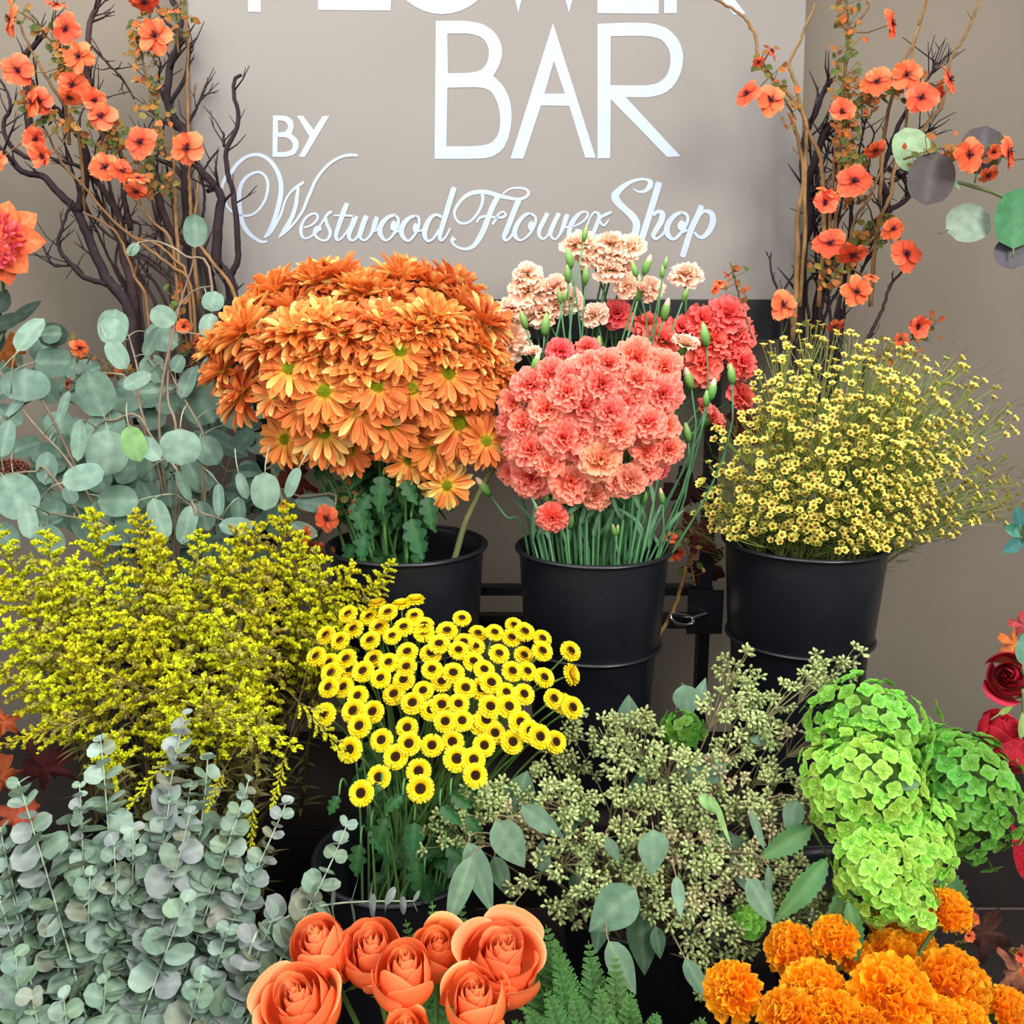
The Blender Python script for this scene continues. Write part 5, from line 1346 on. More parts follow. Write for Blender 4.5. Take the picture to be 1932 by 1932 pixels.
# ------------------------------------------------------------------ fern fronds
def frond(base, tip, bow, width, label, c0=lin('#2f5c22'), c1=lin('#508434'), n=22, cat_group='green fern fronds beside the roses'):
    t = thing('fern_frond', base, label, 'fern', cat_group)
    mid = base.lerp(tip, 0.5) + bow
    path = bez(base, base.lerp(mid, 0.6), mid.lerp(tip, 0.4) + bow * 0.3, tip, 18)
    g = Geo(); g.tube(path, 0.0014, 0.0005, lin('#5a8a3c'), 4); g.obj('midrib', M_STEM, t)
    g = Geo()
    view = (CAM - tip).normalized()
    for k in range(n):
        s = 0.25 + 0.75 * k / n
        j = min(17, int(s * 18)); p = path[j].lerp(path[j + 1], s * 18 - j); d = (path[j + 1] - path[j]).normalized()
        side = d.cross(view).normalized()
        Lp = width * (1 - ((s - 0.25) / 0.75) ** 1.4) + 0.003
        for sg in (-1, 1):
            dr = (side * sg + d * 0.55 + Vector((0, 0, U(-.1, .1)))).normalized()
            # a pinna made of small toothed leaflets
            m_ = 5
            for q in range(m_):
                u = q / m_
                pp = p + dr * Lp * u
                ll = Lp * 0.42 * (1 - u * 0.6)
                for s2 in (-1, 1):
                    d2 = (dr * 0.9 + dr.cross(view).normalized() * s2 * 0.9).normalized()
                    leaf(g, ll * 1.15, ll * 0.8, Matrix.Translation(pp) @ frame(d2, view + Vector((U(-.3, .3), 0, U(-.2, .3)))), jit(c0, .1), jit(c1, .1), 'oval', 0.2, 0.2, 3, 2)
    g.obj('leaflets', M_LEAF, t)
fr = [((1010, 1990), (1050, 1800)), ((1060, 1990), (1110, 1775)), ((1080, 2000), (1160, 1800)), ((1020, 2000), (990, 1900)), ((1100, 2000), (1190, 1870)), ((1060, 2010), (1080, 1870)), ((1120, 2020), (1240, 1910)), ((1040, 2010), (1030, 1865)), ((1090, 2010), (1130, 1860)), ((1000, 2020), (965, 1925)), ((950, 1900), (985, 1720)), ((800, 1850), (765, 1735)), ((830, 1850), (815, 1700)), ((890, 1840), (872, 1700)), ((1110, 2030), (1180, 1930)), ((1050, 1950), (1045, 1770)), ((1100, 2030), (1330, 1920)), ((990, 1890), (1030, 1745)), ((1130, 2020), (1150, 1915)), ((850, 1830), (843, 1725))]
words = place_words([f[1] for f in fr], 4)
for i, ((bx, by), (tx, ty)) in enumerate(fr):
    Yt = 0.90 - 0.14 * (ty - 1700) / 230
    tip = at(tx, ty, Yt)
    base = C_FERN + Vector(((bx - 1060) / 1750 * 0.5, U(-.03, .03), -0.06))
    if tx < 900: base = C_ROSE + Vector((0.03, 0.06, -0.04))
    frond(base, tip, Vector((0, 0.02, 0.02)), 0.034 if tx > 900 else 0.024, 'green fern frond, tip ' + words[i] + ' of the fronds')
# ------------------------------------------------------------------ dark branches and curly willow
def branch(name, label, lines, Y, col, group, twigs=10, foot=None, ex=1.0):
    """lines: list of (points px, r0 px, r1 px); the first is the main limb, its first point the lowest"""
    g0 = None
    mainp = [at(p[0], p[1], Y(p[1]) if callable(Y) else Y) for p in lines[0][0]]
    base = foot if foot is not None else mainp[0] - Vector((0, 0, 0.12))
    t = thing(name, base, label, 'branch', group)
    for li, (pts, r0, r1) in enumerate(lines):
        g = Geo()
        yo = 0 if li == 0 else U(-0.02, 0.02)
        P = []
        for k, p in enumerate(pts):
            Yp = (Y(p[1]) if callable(Y) else Y) + yo * min(1, k / 2)
            P.append(at(p[0], p[1], Yp))
        m_ = mpp(pts[0][0], pts[0][1], Y(pts[0][1]) if callable(Y) else Y)
        if li == 0: P = [base] + P
        S_ = smooth([tuple(p) for p in P], 5)
        S_ = [Vector(p) + Vector((U(-1, 1), U(-1, 1), U(-1, 1))) * 0.0010 * (0 if k in (0, len(S_) - 1) else 1) for k, p in enumerate(S_)]
        g.tube(S_, r0 * m_ * 1.4, r1 * m_ * 1.4, lambda s: col, 7)
        # side twigs belong to the same piece of wood
        nt = twigs if li == 0 else max(2, twigs // 2)
        for k in range(nt):
            j = rng.randint(len(S_) // 4, len(S_) - 2)
            d = (S_[j + 1] - S_[j]).normalized()
            L = U(0.025, 0.07) * ex
            od = (d * 0.7 + Vector((U(-1, 1), U(-0.5, 0.4), U(-0.3, 0.8)))).normalized()
            q1 = S_[j] + od * L * 0.5; q2 = q1 + (od + Vector((U(-.5, .5), 0, U(-.2, .6)))).normalized() * L * 0.5
            rr = min(r0, r1 * 1.6 + 0.3) * m_ * 0.5
            g.tube([S_[j], q1, q2], max(rr, 0.0011), 0.0006, col, 5)
            if rng.random() < 0.5:
                q3 = q1 + (od + Vector((U(-1, 1), 0, U(-.3, .8)))).normalized() * L * 0.35
                g.tube([q1, q3], max(rr * 0.7, 0.0009), 0.0005, col, 4)
        g.obj('main_limb' if li == 0 else 'side_limb', M_BARK, t)
    return t
c3 = lambda ox, oy, pts: [(ox + x / 3, oy + y / 3) for x, y in pts]
DK, DK2, WIL = lin('#30262a'), lin('#3c2f2e'), lin('#80603f')
YL = lambda py: 1.60 + 0.10 * (1 - py / 600) * 0.9
GL, GR = 'dark bare branches left of the sign', 'dark bare branches right of the sign'
A = lambda *p: c3(0, 0, p)
branch('bare_branch', 'thickest dark branch sweeping up left of the sign with a big fork', [
    (A((760, 2000), (745, 1850), (720, 1720), (620, 1600), (560, 1480), (480, 1290), (430, 1190), (330, 1090), (240, 1000), (120, 970), (60, 900), (0, 840)), 9, 3),
    (A((440, 1200), (480, 1050), (490, 880), (440, 760), (340, 640), (260, 560), (150, 430)), 6, 2.5), (A((620, 1610), (480, 1570), (370, 1460), (330, 1380), (370, 1240), (410, 1130)), 4, 1.5),
    (A((480, 1570), (420, 1500), (300, 1500), (230, 1360)), 2, 1), (A((170, 800), (160, 560), (140, 330), (200, 250), (270, 165)), 6, 2.5), (A((180, 900), (70, 840), (20, 720), (60, 600), (40, 520), (0, 450)), 3.5, 1.5)], YL, DK, GL, 12)
branch('bare_branch', 'dark branch crossing the middle of the left twigs', [
    (A((770, 1900), (740, 1600), (700, 1450), (680, 1250), (600, 1100), (520, 1000), (440, 940), (300, 900)), 8, 2), (A((740, 1300), (700, 1100), (690, 900), (640, 760), (560, 600), (520, 480)), 4, 1.8),
    (A((500, 300), (510, 130), (540, 60), (560, 0)), 4, 3), (A((520, 480), (490, 400), (500, 300)), 4, 4), (A((510, 250), (600, 350), (680, 430), (760, 560)), 2, 1.2)], lambda y: YL(y) + 0.03, DK2, GL, 16)
branch('bare_branch', 'dark forked branch in front of the lower left corner of the sign', [
    (A((1340, 1900), (1320, 1700), (1290, 1560), (1230, 1480), (1235, 1250), (1250, 1110), (1150, 980), (1080, 910)), 10, 4), (A((1300, 1570), (1345, 1470), (1340, 1300), (1325, 1120), (1295, 1000), (1280, 860), (1350, 690), (1325, 540), (1330, 450), (1365, 425)), 4.5, 2),
    (A((1270, 830), (1262, 745)), 2.2, 1.5), (A((1150, 1230), (1160, 1100), (1140, 1000), (1180, 920), (1240, 850)), 2.2, 1.2), (A((1210, 1080), (1170, 1080), (1230, 1030), (1210, 970)), 2, 1)], 1.60, DK, GL, 7)
branch('bare_branch', 'dark branch leaning right behind the orange blossoms at left', [
    (A((1220, 1750), (1150, 1450), (1000, 1340), (920, 1200), (900, 1050), (860, 920), (800, 830)), 7, 3), (A((920, 1200), (880, 1350), (900, 1450)), 3, 1), (A((1050, 1450), (1090, 1150), (1000, 960), (880, 900)), 5, 2.5),
    (A((1200, 1560), (1120, 1420), (1000, 1330)), 5, 4)], lambda y: YL(y) + 0.02, DK2, GL, 14)
branch('bare_branch', 'tall dark branch rising along the left edge of the sign', [
    (A((1080, 1900), (1090, 1500), (1060, 1200), (1050, 1000), (1050, 760), (1000, 690), (950, 590), (960, 400), (1005, 260), (1020, 100), (975, 0)), 7, 4),
    (A((960, 590), (1050, 430), (1065, 260), (1010, 200), (940, 120), (890, 60)), 3, 2), (A((1050, 740), (1110, 620), (1160, 508)), 2.2, 1), (A((950, 600), (900, 480), (910, 350)), 3, 1.2), (A((1040, 740), (930, 690), (860, 620)), 3.5, 1.5)], lambda y: YL(y) + 0.02, DK, GL, 14)
for k, (pts, lab) in enumerate(((A((1330, 1680), (1200, 1480), (1130, 1380), (1100, 1250), (1130, 1000), (1120, 920)), 'thin brown willow twig in front of the lower left sign corner'), (A((1080, 1620), (960, 1500), (830, 1400), (640, 1250), (480, 1060), (380, 960), (330, 880), (250, 720)), 'long light brown willow twig crossing the left branches diagonally'),
    (A((830, 1700), (760, 1560), (680, 1350), (600, 1270), (490, 1210)), 'short brown willow twig low among the left branches'), (A((1090, 1300), (1075, 1100), (1070, 900), (1060, 500), (1065, 200), (1030, 0)), 'straight tan willow rod beside the left sign edge'),
    (A((1000, 1300), (990, 1100), (985, 900), (970, 700)), 'yellowish curved willow rod behind the left blossoms'), (A((980, 1400), (860, 1250), (760, 1120), (700, 1000)), 'light brown willow twig under the left blossoms'), (A((440, 760), (300, 500), (200, 330), (160, 250), (110, 130), (70, 0)), 'orange brown willow twig at the upper left'),
    (A((1060, 1570), (1000, 1480), (880, 1380), (760, 1340), (650, 1260)), 'brown willow twig looping behind the left branches'), (A((350, 380), (330, 230), (290, 120)), 'pale thin twig under an upper left blossom'))):
    branch('willow_twig', lab, [(pts, 3.0 if k in (0, 3, 4) else 2.4, 1.4)], lambda y: YL(y) - 0.03, WIL, 'curly willow twigs at the left', 1, ex=0.5)
# extra fine twigs filling the left clump
for k in range(12):
    x0, x1 = U(700, 1150), U(250, 950)
    y1 = U(700, 1300)
    pts = A((x0, 1750), (x0 + (x1 - x0) * 0.35 + U(-60, 60), 1500), (x0 + (x1 - x0) * 0.7 + U(-60, 60), 1280), (x1, y1), (x1 + U(-80, 80), y1 - U(80, 200)))
    branch('thin_branch', 'thin dark twig among the tangled branches left of the sign', [(pts, 2.6, 1.0)], lambda y: YL(y) + 0.04, DK2, 'fine dark twigs left of the sign', 6, ex=0.8)
YR = lambda py: 1.58 + 0.02 * (1 - py / 600)
B_ = lambda *p: c3(1288, 0, p)
branch('bare_branch', 'thickest dark branch at the right edge of the sign', [(B_((660, 1950), (660, 1700), (665, 1600), (680, 1400), (720, 1250), (700, 1080), (750, 900), (800, 760), (850, 690)), 9, 4), (B_((690, 1100), (680, 900), (700, 750), (760, 620), (800, 510), (850, 450)), 5, 3), (B_((700, 1300), (780, 1150), (760, 1000), (830, 850)), 5, 2)], YR, DK, GR, 18)
branch('bare_branch', 'dark branch behind the right blossoms with many twigs', [(B_((750, 1950), (770, 1700), (810, 1500), (790, 1350), (860, 1150), (900, 1000), (860, 850), (900, 700)), 8, 3), (B_((1000, 1400), (1060, 1290), (1160, 1200), (1280, 1110), (1250, 1000), (1290, 950)), 5, 2), (B_((820, 1500), (940, 1420), (1000, 1390)), 5, 5), (B_((1150, 1200), (1150, 1100), (1120, 1000), (1170, 850), (1220, 720), (1270, 620)), 5.5, 2.5), (B_((1160, 950), (1240, 1000), (1160, 1040)), 3, 1.5), (B_((1240, 760), (1360, 760), (1430, 720)), 3, 1.5), (B_((1270, 620), (1350, 500), (1410, 410), (1425, 340)), 2.5, 1.2)], lambda y: YR(y) + 0.03, DK, GR, 22)
branch('bare_branch', 'thin dark branch rising right from the waxflower bunch', [(B_((1040, 1960), (1080, 1860), (1130, 1750), (1180, 1610), (1245, 1535)), 3.2, 1.6)], 1.52, DK2, GR, 3, ex=0.5)
branch('bare_branch', 'short dark twig in front of the sign bottom right corner', [(B_((560, 1800), (540, 1650), (500, 1540), (498, 1430)), 2.6, 1.0)], 1.55, DK, GR, 3, ex=0.4)
branch('bare_branch', 'second short dark twig beside the right branch foot', [(B_((570, 1800), (575, 1640), (630, 1550), (645, 1465)), 2.4, 1.0)], 1.56, DK, GR, 2, ex=0.4)
for k in range(12):
    x0, x1 = U(640, 900), U(680, 1250); y1 = U(700, 1400)
    pts = B_((x0, 1900), (x0 + (x1 - x0) * 0.3 + U(-40, 40), 1620), (x0 + (x1 - x0) * 0.6 + U(-40, 40), y1 + 200), (x1, y1), (x1 + U(-60, 60), y1 - U(60, 140)))
    branch('thin_branch', 'thin dark twig among the tangled branches right of the sign', [(pts, 2.6, 1.0)], lambda y: YR(y) + 0.02, DK, 'fine dark twigs right of the sign', 6, ex=0.7)
for k, (pts, lab, r) in enumerate(((B_((800, 1300), (790, 1000), (770, 860), (700, 730), (680, 640), (610, 550), (500, 430), (430, 330), (415, 220), (370, 130), (300, 60), (180, -5)), 'long curly willow twig arching over the right part of the sign', 3.4), (B_((690, 1300), (690, 1000), (700, 730), (665, 600), (640, 480), (608, 360), (660, 240), (700, 140), (750, 20)), 'wavy willow twig crossing the right edge of the sign', 3.2),
    (B_((890, 900), (900, 530), (930, 350), (960, 180), (1045, 50), (1042, -10)), 'reddish brown willow twig standing right of the sign', 2.6), (B_((1150, 700), (1240, 370), (1310, 240), (1350, 110), (1390, -10)), 'pair of tan willow twigs rising above the right blossoms', 2.8), (B_((1290, 380), (1320, 200), (1350, 90), (1365, -10)), 'thin tan willow twig crossing its neighbour above the right blossoms', 2.0),
    (B_((1100, 1300), (1180, 1100), (1195, 960), (1290, 820), (1390, 690), (1460, 600), (1500, 480), (1520, 330), (1600, 200), (1660, 60), (1685, -10)), 'long light tan willow twig reaching the upper right', 3.0), (B_((650, 1500), (650, 1220), (685, 980), (640, 740), (600, 640)), 'brown willow stem along the right sign edge', 4.0),
    (B_((960, 1300), (1040, 1140), (1110, 1000), (1140, 870)), 'pale willow twig between the right blossoms', 2.4), (B_((850, 1000), (860, 880), (850, 780)), 'short brown willow piece behind a right blossom', 3.0))):
    branch('willow_twig', lab, [(pts, r, r * 0.5)], lambda y: YR(y) - 0.04, WIL, 'curly willow twigs at the right', 1, ex=0.4)
branch('fallen_twig', 'broken light brown twig hanging between the middle and right buckets', [(((1241, 1200), (1262, 1168), (1275, 1140), (1290, 1090), (1293, 1070)), 3.2, 2.6)], 1.50, lin('#8f6a40'), 'loose twigs', 1, ex=0.3, foot=at(1236, 1215, 1.50))
t_ = branch('rose_cane', 'bare green thorny stem leaning out of the left bucket', [(((875, 992), (892, 955), (912, 915), (932, 878)), 4.6, 3.6)], 1.38, lin('#6a7048'), 'loose stems', 0, foot=at(838, 1075, 1.38) - Vector((0, 0, 0.04)))

# ------------------------------------------------------------------ silk blossom sprays
def silk_blossom(seed, cup=0.25):
    r = random.Random(seed)
    g = Geo()
    n = 5
    for k in range(n):
        a = 2 * math.pi * k / n + r.uniform(-0.12, 0.12)
        L = r.uniform(0.85, 1.08); W = r.uniform(0.95, 1.15); el = cup + r.uniform(-0.2, 0.35)
        M = Matrix.Rotation(a, 4, 'Z') @ Matrix.Translation((0.02, 0, 0.02 * (k % 2))) @ Matrix.Rotation(r.uniform(-0.3, 0.3), 4, 'X')
        ph = r.uniform(0, 6)
        c0 = mix(lin('#d8401f'), lin('#e2562c'), r.random()); c1 = mix(lin('#ea5f3c'), lin('#f0825a'), r.random())
        def fn(u, v):
            w = W * 0.5 * (math.sin(math.pi * (0.06 + 0.84 * u ** 1.15)) ** 0.65)
            uu = u * (1 - 0.06 * math.cos(v * 9 + ph) * u)
            return (L * uu * math.cos(el), v * w, L * uu * math.sin(el) - 0.25 * L * u * u + 0.06 * math.sin(v * 6 + ph) * u + 0.1 * v * v * w)
        def col(u, v):
            c = mix(c0, c1, u)
            if u < 0.18: c = mix(c, lin('#3a1c28'), 0.6)
            if u > 0.93: c = mix(c, lin('#f0a04c'), 0.45)
            return c
        g.grid(7, 6, fn, col, M)
    pm = g.mesh('silk_petals', M_FAUX)
    g = Geo()
    g.blob((0, 0, 0.05), 0.10, lin('#2a1c2c'), 8, 4)
    for k in range(14):
        a = r.uniform(0, 6.28); e = r.uniform(0.5, 1.2); L = r.uniform(0.22, 0.34)
        p = Vector((math.cos(a) * math.cos(e), math.sin(a) * math.cos(e), math.sin(e))) * L
        g.tube([Vector((0, 0, 0.05)), p], 0.016, 0.012, lin('#2c2030'), 4, False); g.blob(p, 0.032, lin('#241a28'), 5, 3)
    return pm, g.mesh('silk_stamens', M_FAUX)
SILK = [silk_blossom(1, 0.2), silk_blossom(2, 0.3), silk_blossom(3, 0.55), silk_blossom(4, 0.15)]
FL0, FL1, FL2 = lin('#6f6a30'), lin('#b05a30'), lin('#505c2c')
def silk_spray(label, pts, Y, blossoms, nleaf, group, sz=27):
    """pts: stem px; blossoms: (px, py, r px, facing)"""
    P = [at(x, y, Y(y) if callable(Y) else Y) for x, y in pts]
    t = thing('silk_blossom_spray', P[0], label, 'artificial flower', group)
    S_ = [Vector(p) for p in smooth([tuple(p) for p in P], 6)]
    g = Geo(); g.tube(S_, 0.0019, 0.0010, lin('#6a5230'), 5)
    gl = Geo()
    for (bx, by, r_, f) in blossoms:
        Yb = (Y(by) if callable(Y) else Y) - 0.035 + U(-0.012, 0.012)
        H = at(bx, by, Yb)
        fd = {'f': Vector((U(-.3, .3), -1, U(-.1, .35))), 'l': Vector((-0.8, -0.6, 0.2)), 'r': Vector((0.8, -0.6, 0.2)), 'u': Vector((U(-.3, .3), -0.45, 0.9)), 'd': Vector((0.1, -0.7, -0.8)), 's': Vector((0.9, -0.25, 0.6))}[f].normalized()
        b_pm, b_sm = SILK[rng.randint(0, 3)]
        S = r_ * mpp(bx, by, Yb) * 1.0
        M = Matrix.Translation(H) @ zrot(fd, U(0, 6.28)) @ Matrix.Scale(S, 4)
        o = inst('blossom', b_pm, t, M)
        st = bpy.data.objects.new('stamens', b_sm); COL.objects.link(st); st.parent = o
        j = min(range(len(S_)), key=lambda q: (S_[q] - H).length)
        g.tube([S_[j], S_[j].lerp(H, 0.5) + Vector((0, 0.01, -0.004)), H - fd * 0.004], 0.0012, 0.0009, lin('#7a5a38'), 4, False)
    for k in range(nleaf):
        j = rng.randint(2, len(S_) - 1); p = S_[j] + Vector((U(-1, 1), U(-1, 0.6), U(-1, 1))) * 0.020
        a = U(0, 360)
        c = mix(FL0, FL1, rng.random()) if rng.random() < 0.72 else FL2
        L = U(0.009, 0.017)
        leaf(gl, L, L * U(0.55, 0.85), Matrix.Translation(p) @ frame(img_dir(a, U(-.6, .6)), (U(-.6, .6), -1, U(-.3, .8))), jit(c, .15), jit(c, .15), 'oval', U(-.3, .3), 0.2, 4, 2)
        g.tube([S_[j], p], 0.0006, 0.0005, lin('#7a6a38'), 3, False)
    g.obj('stem', M_STEM, t)
    if gl.v: o = gl.obj('small_leaves', M_FAUX, t)
    return t
SL, SR = 'orange silk blossom sprays at the left', 'orange silk blossom sprays at the right'
YB = lambda y: YL(y) - 0.06
q = lambda *L: [(x / 3, y / 3, r, f) for x, y, r, f in L]
qr = lambda *L: [(1288 + x / 3, y / 3, r, f) for x, y, r, f in L]
silk_spray('orange blossom spray at the top left corner', A((420, 500), (330, 300), (200, 130), (60, 40)), YB, q((320, 25, 22, 'u'), (375, 165, 29, 'f'), (60, 110, 28, 'l'), (100, 400, 30, 'f')), 46, SL)
silk_spray('orange blossom spray running through the middle of the left clump', A((700, 900), (560, 700), (430, 480), (380, 350)), YB, q((450, 320, 30, 'f'), (408, 480, 28, 'f'), (395, 550, 22, 'd'), (540, 570, 27, 'f'), (575, 660, 30, 'f')), 80, SL)
silk_spray('orange blossom spray low at the far left', A((520, 800), (380, 720), (260, 640), (140, 560)), YB, q((180, 580, 30, 'l'), (225, 575, 26, 'f'), (205, 790, 28, 'f'), (245, 890, 29, 'f'), (-20, 905, 20, 'f')), 60, SL)
silk_spray('orange blossom spray hanging lowest in the left clump', A((1000, 1100), (850, 1000), (720, 820), (600, 760)), YB, q((595, 945, 30, 'f'), (690, 965, 24, 'r'), (780, 1010, 20, 'u'), (770, 1080, 22, 'd'), (795, 805, 31, 'f')), 80, SL)
silk_spray('orange blossom spray beside the left edge of the sign', A((960, 900), (900, 700), (830, 450), (800, 250), (850, 100)), YB, q((880, 205, 34, 'f'), (1060, 840, 33, 'f'), (815, 5, 27, 'd')), 90, SL)
silk_spray('tiny leafy silk spray with buds at the top by the sign', A((1010, 300), (1000, 150), (1020, 0)), YB, q((985, 60, 12, 'u')), 26, SL)
YC = 1.50
silk_spray('orange blossom spray behind the round eucalyptus leaves', [(420, 760), (370, 680), (345, 620), (330, 560)], YC + 0.04, [(347, 617, 18, 'f'), (372, 645, 17, 'l'), (338, 690, 10, 'u')], 40, SL)
silk_spray('small orange blossom spray between dark leaves at the left', [(260, 720), (190, 680), (150, 655)], YC + 0.06, [(150, 657, 19, 'r'), (128, 725, 14, 'l'), (175, 700, 10, 'f')], 24, SL)
silk_spray('shaded orange blossom spray by the left bucket rim', [(560, 1060), (600, 1010), (640, 960), (690, 920)], 1.40, [(617, 978, 26, 'f'), (578, 1010, 18, 'l'), (595, 1030, 18, 'd'), (560, 1000, 14, 'u'), (540, 950, 12, 'f')], 44, SL)
YD = lambda y: YR(y) - 0.07
silk_spray('orange blossom twig hanging over the right part of the sign', B_((640, 680), (600, 600), (500, 430), (430, 320)), YD, qr((500, 290, 18, 's'), (430, 350, 12, 'd'), (365, 530, 26, 'l'), (500, 565, 30, 'f')), 30, SR)
silk_spray('tall upright leafy silk spray right of the sign top', B_((930, 620), (920, 400), (935, 180), (930, 0)), YD, qr((1185, 135, 26, 'r')), 80, SR)
silk_spray('orange blossom spray topping the right clump', B_((900, 700), (1050, 560), (1200, 480), (1400, 470)), YD, qr((1100, 460, 28, 'f'), (1270, 425, 28, 'f'), (1350, 555, 31, 'f'), (1510, 450, 29, 'r'), (1430, 540, 20, 'd')), 70, SR)
silk_spray('orange blossom spray in the middle of the right clump', B_((1000, 1150), (950, 950), (930, 780), (960, 620)), YD, qr((900, 640, 30, 'f'), (970, 1025, 33, 'f'), (805, 1155, 30, 'f'), (1090, 850, 20, 'd'), (820, 1080, 20, 'u')), 120, SR)
silk_spray('orange blossom spray low in the right clump', B_((760, 1600), (900, 1450), (1020, 1350), (1150, 1300)), YD, qr((835, 1375, 30, 'f'), (965, 1440, 30, 'd'), (1190, 1295, 22, 'f'), (1265, 1440, 31, 'f'), (980, 1650, 29, 'f'), (1070, 1570, 14, 'u')), 90, SR)
silk_spray('orange blossom spray sticking out right above the round leaves', B_((1250, 900), (1450, 840), (1560, 860), (1800, 880)), 1.41, qr((1620, 875, 32, 'f'), (1845, 860, 33, 'r'), (1730, 990, 20, 'd'), (1760, 860, 18, 'f'), (1960, 890, 20, 'f')), 30, SR)
silk_spray('single orange blossom above the waxflower at the sign corner', B_((620, 1850), (600, 1760), (580, 1700)), 1.50, qr((570, 1725, 29, 'f')), 8, SR)
silk_spray('thin red orange twig in front of the sign bottom', [(1420, 640), (1395, 560), (1378, 495)], 1.50, [(1358, 535, 13, 'u'), (1372, 520, 12, 's'), (1350, 545, 11, 'l')], 14, SR)
silk_spray('orange blossom spray behind the right side of the waxflower', [(1640, 680), (1700, 650), (1760, 620)], 1.54, [(1731, 617, 27, 'f'), (1576, 615, 18, 'd'), (1700, 640, 16, 'l')], 40, SR)
silk_spray('red orange blossom between the middle and right buckets', [(1310, 1100), (1300, 1050), (1280, 1000)], 1.46, [(1270, 1037, 27, 'd'), (1262, 1015, 16, 'u')], 16, SR)

# ------------------------------------------------------------------ artificial round eucalyptus at the right edge
def silk_leaf_branch(label, name, stem, Y, leaves, cat='artificial eucalyptus', grp='large silk leaves at the edges', colr='#6f7a52'):
    P = [at(x, y, Y) for x, y in stem]
    t = thing(name, P[0], label, cat, grp)
    g = Geo(); g.tube([Vector(p) for p in smooth([tuple(p) for p in P], 6)], 0.0035, 0.0018, lin(colr), 6); g.obj('stem', M_STEM, t)
    for (cx, cy, L, W, a, c, prof) in leaves:
        m_ = mpp(cx, cy, Y); dr = img_dir(a, U(-.15, .15))
        bp = at(cx - math.cos(math.radians(a)) * L / 2, cy + math.sin(math.radians(a)) * L / 2, Y + U(-.02, .01))
        g = Geo(); leaf(g, L * m_, W * m_, Matrix.Translation(bp) @ frame(dr, -FW + Vector((U(-.3, .3), 0, U(-.1, .3)))), lin(c), lin(c), prof, U(-.1, .15), 0.08, 9, 6, rib=mix(lin(c), (0.75, 0.85, 0.7), 0.12))
        g.tube([bp + dr * 0.004, bp - dr * 0.012], 0.0012, 0.0014, lin(colr), 5)
        g.obj('leaf', M_WAXY, t)
silk_leaf_branch('round leaved silk eucalyptus branch entering at the upper right', 'silk_eucalyptus_branch', [(1960, 420), (1890, 370), (1830, 350), (1790, 335), (1765, 290)], 1.42,
    [(1722, 280, 96, 72, 100, '#7f9a74', 'round'), (1758, 335, 100, 84, -100, '#3a302e', 'round'), (1850, 285, 90, 80, 80, '#40363a', 'round'), (1782, 325, 90, 26, -50, '#78a07a', 'point'), (1828, 420, 92, 78, 20, '#8a9d8c', 'round'), (1912, 415, 110, 86, 90, '#3f7a4c', 'round'), (1908, 478, 60, 66, -90, '#45424a', 'round')])
silk_leaf_branch('small teal leaved silk sprig at the right edge below the waxflower', 'silk_leaf_sprig', [(1960, 1060), (1935, 1020), (1932, 980)], 1.35, [(1922, 975, 40, 30, 100, '#2f6a64', 'oval'), (1915, 1000, 40, 26, 160, '#4f9a80', 'oval'), (1912, 1030, 44, 26, 215, '#2f6e66', 'oval')])
silk_leaf_branch('dark green silk leaves at the left edge under the coral flower', 'silk_leaf_sprig', [(-40, 720), (0, 640), (30, 590)], 1.50, [(45, 590, 80, 30, 35, '#33463a', 'oval'), (3, 568, 50, 34, 70, '#2f4538', 'oval'), (100, 632, 60, 46, 0, '#3a4c3e', 'round'), (20, 608, 90, 30, 15, '#3b5042', 'oval'), (-5, 640, 60, 40, 80, '#2b3c32', 'oval')])

def maple(g, M, R, c0, c1):
    """five-lobed leaf in the XY plane"""
    n = 60
    b = len(g.v); g.v.append(M @ Vector((0, 0, 0.004))); g.c.append(c0)
    for k in range(n):
        a = 2 * math.pi * k / n
        lob = abs(math.cos(a * 2.5)) ** 0.7
        r = R * (0.42 + 0.58 * lob) * (1 + 0.08 * math.sin(a * 15))
        if math.cos(a) < -0.8: r *= 0.5
        g.v.append(M @ Vector((r * math.cos(a), r * math.sin(a), 0.006 * math.sin(a * 5) - R * 0.1 * (r / R) ** 2))); g.c.append(c1)
    for k in range(n):
        g.f.append((b, b + 1 + k, b + 1 + (k + 1) % n))
def autumn(label, x, y, r, Y, c0, c1, face=None):
    p0 = at(x, y, Y); m_ = mpp(x, y, Y)
    t = thing('silk_maple_leaf', p0, label, 'artificial leaf', 'autumn silk leaves of the garland')
    g = Geo(); maple(g, Matrix.Translation(p0) @ zrot(face or (U(-.4, .4), -1, U(-.1, .5)), U(0, 6)), r * m_, lin(c0), lin(c1)); g.obj('leaf_blade', M_FAUX, t)
    g = Geo(); g.tube([p0, p0 + Vector((U(-.01, .01), 0.03, -0.03))], 0.001, 0.001, lin('#5a3a2a'), 5); g.obj('leaf_stalk', M_STEM, t)
autumn('small orange maple leaf at the right edge above the red rose', 1915, 1215, 32, 1.22, '#c9803f', '#b8622f', (-0.2, -1, 0.3))
autumn('dusty red maple leaf at the right edge, highest of the garland', 1932, 1180, 28, 1.24, '#b04a4a', '#a03a3c', (-0.2, -1, 0.3))
autumn('brown orange maple leaf at the left edge beside the dark leaves', 8, 660, 38, 1.56, '#a8602c', '#8f4c20', (0.1, -1, 0.1))
autumn('tan maple leaf at the right edge above the corner marigold', 1918, 1830, 48, 1.0, '#b5765a', '#9a5a48', (-0.1, -1, 0.2))
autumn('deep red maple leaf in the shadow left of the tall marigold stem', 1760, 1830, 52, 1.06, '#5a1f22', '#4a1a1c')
autumn('dark red maple leaf in the shadow under the right hydrangea', 1790, 1680, 62, 1.10, '#54202a', '#471a22')
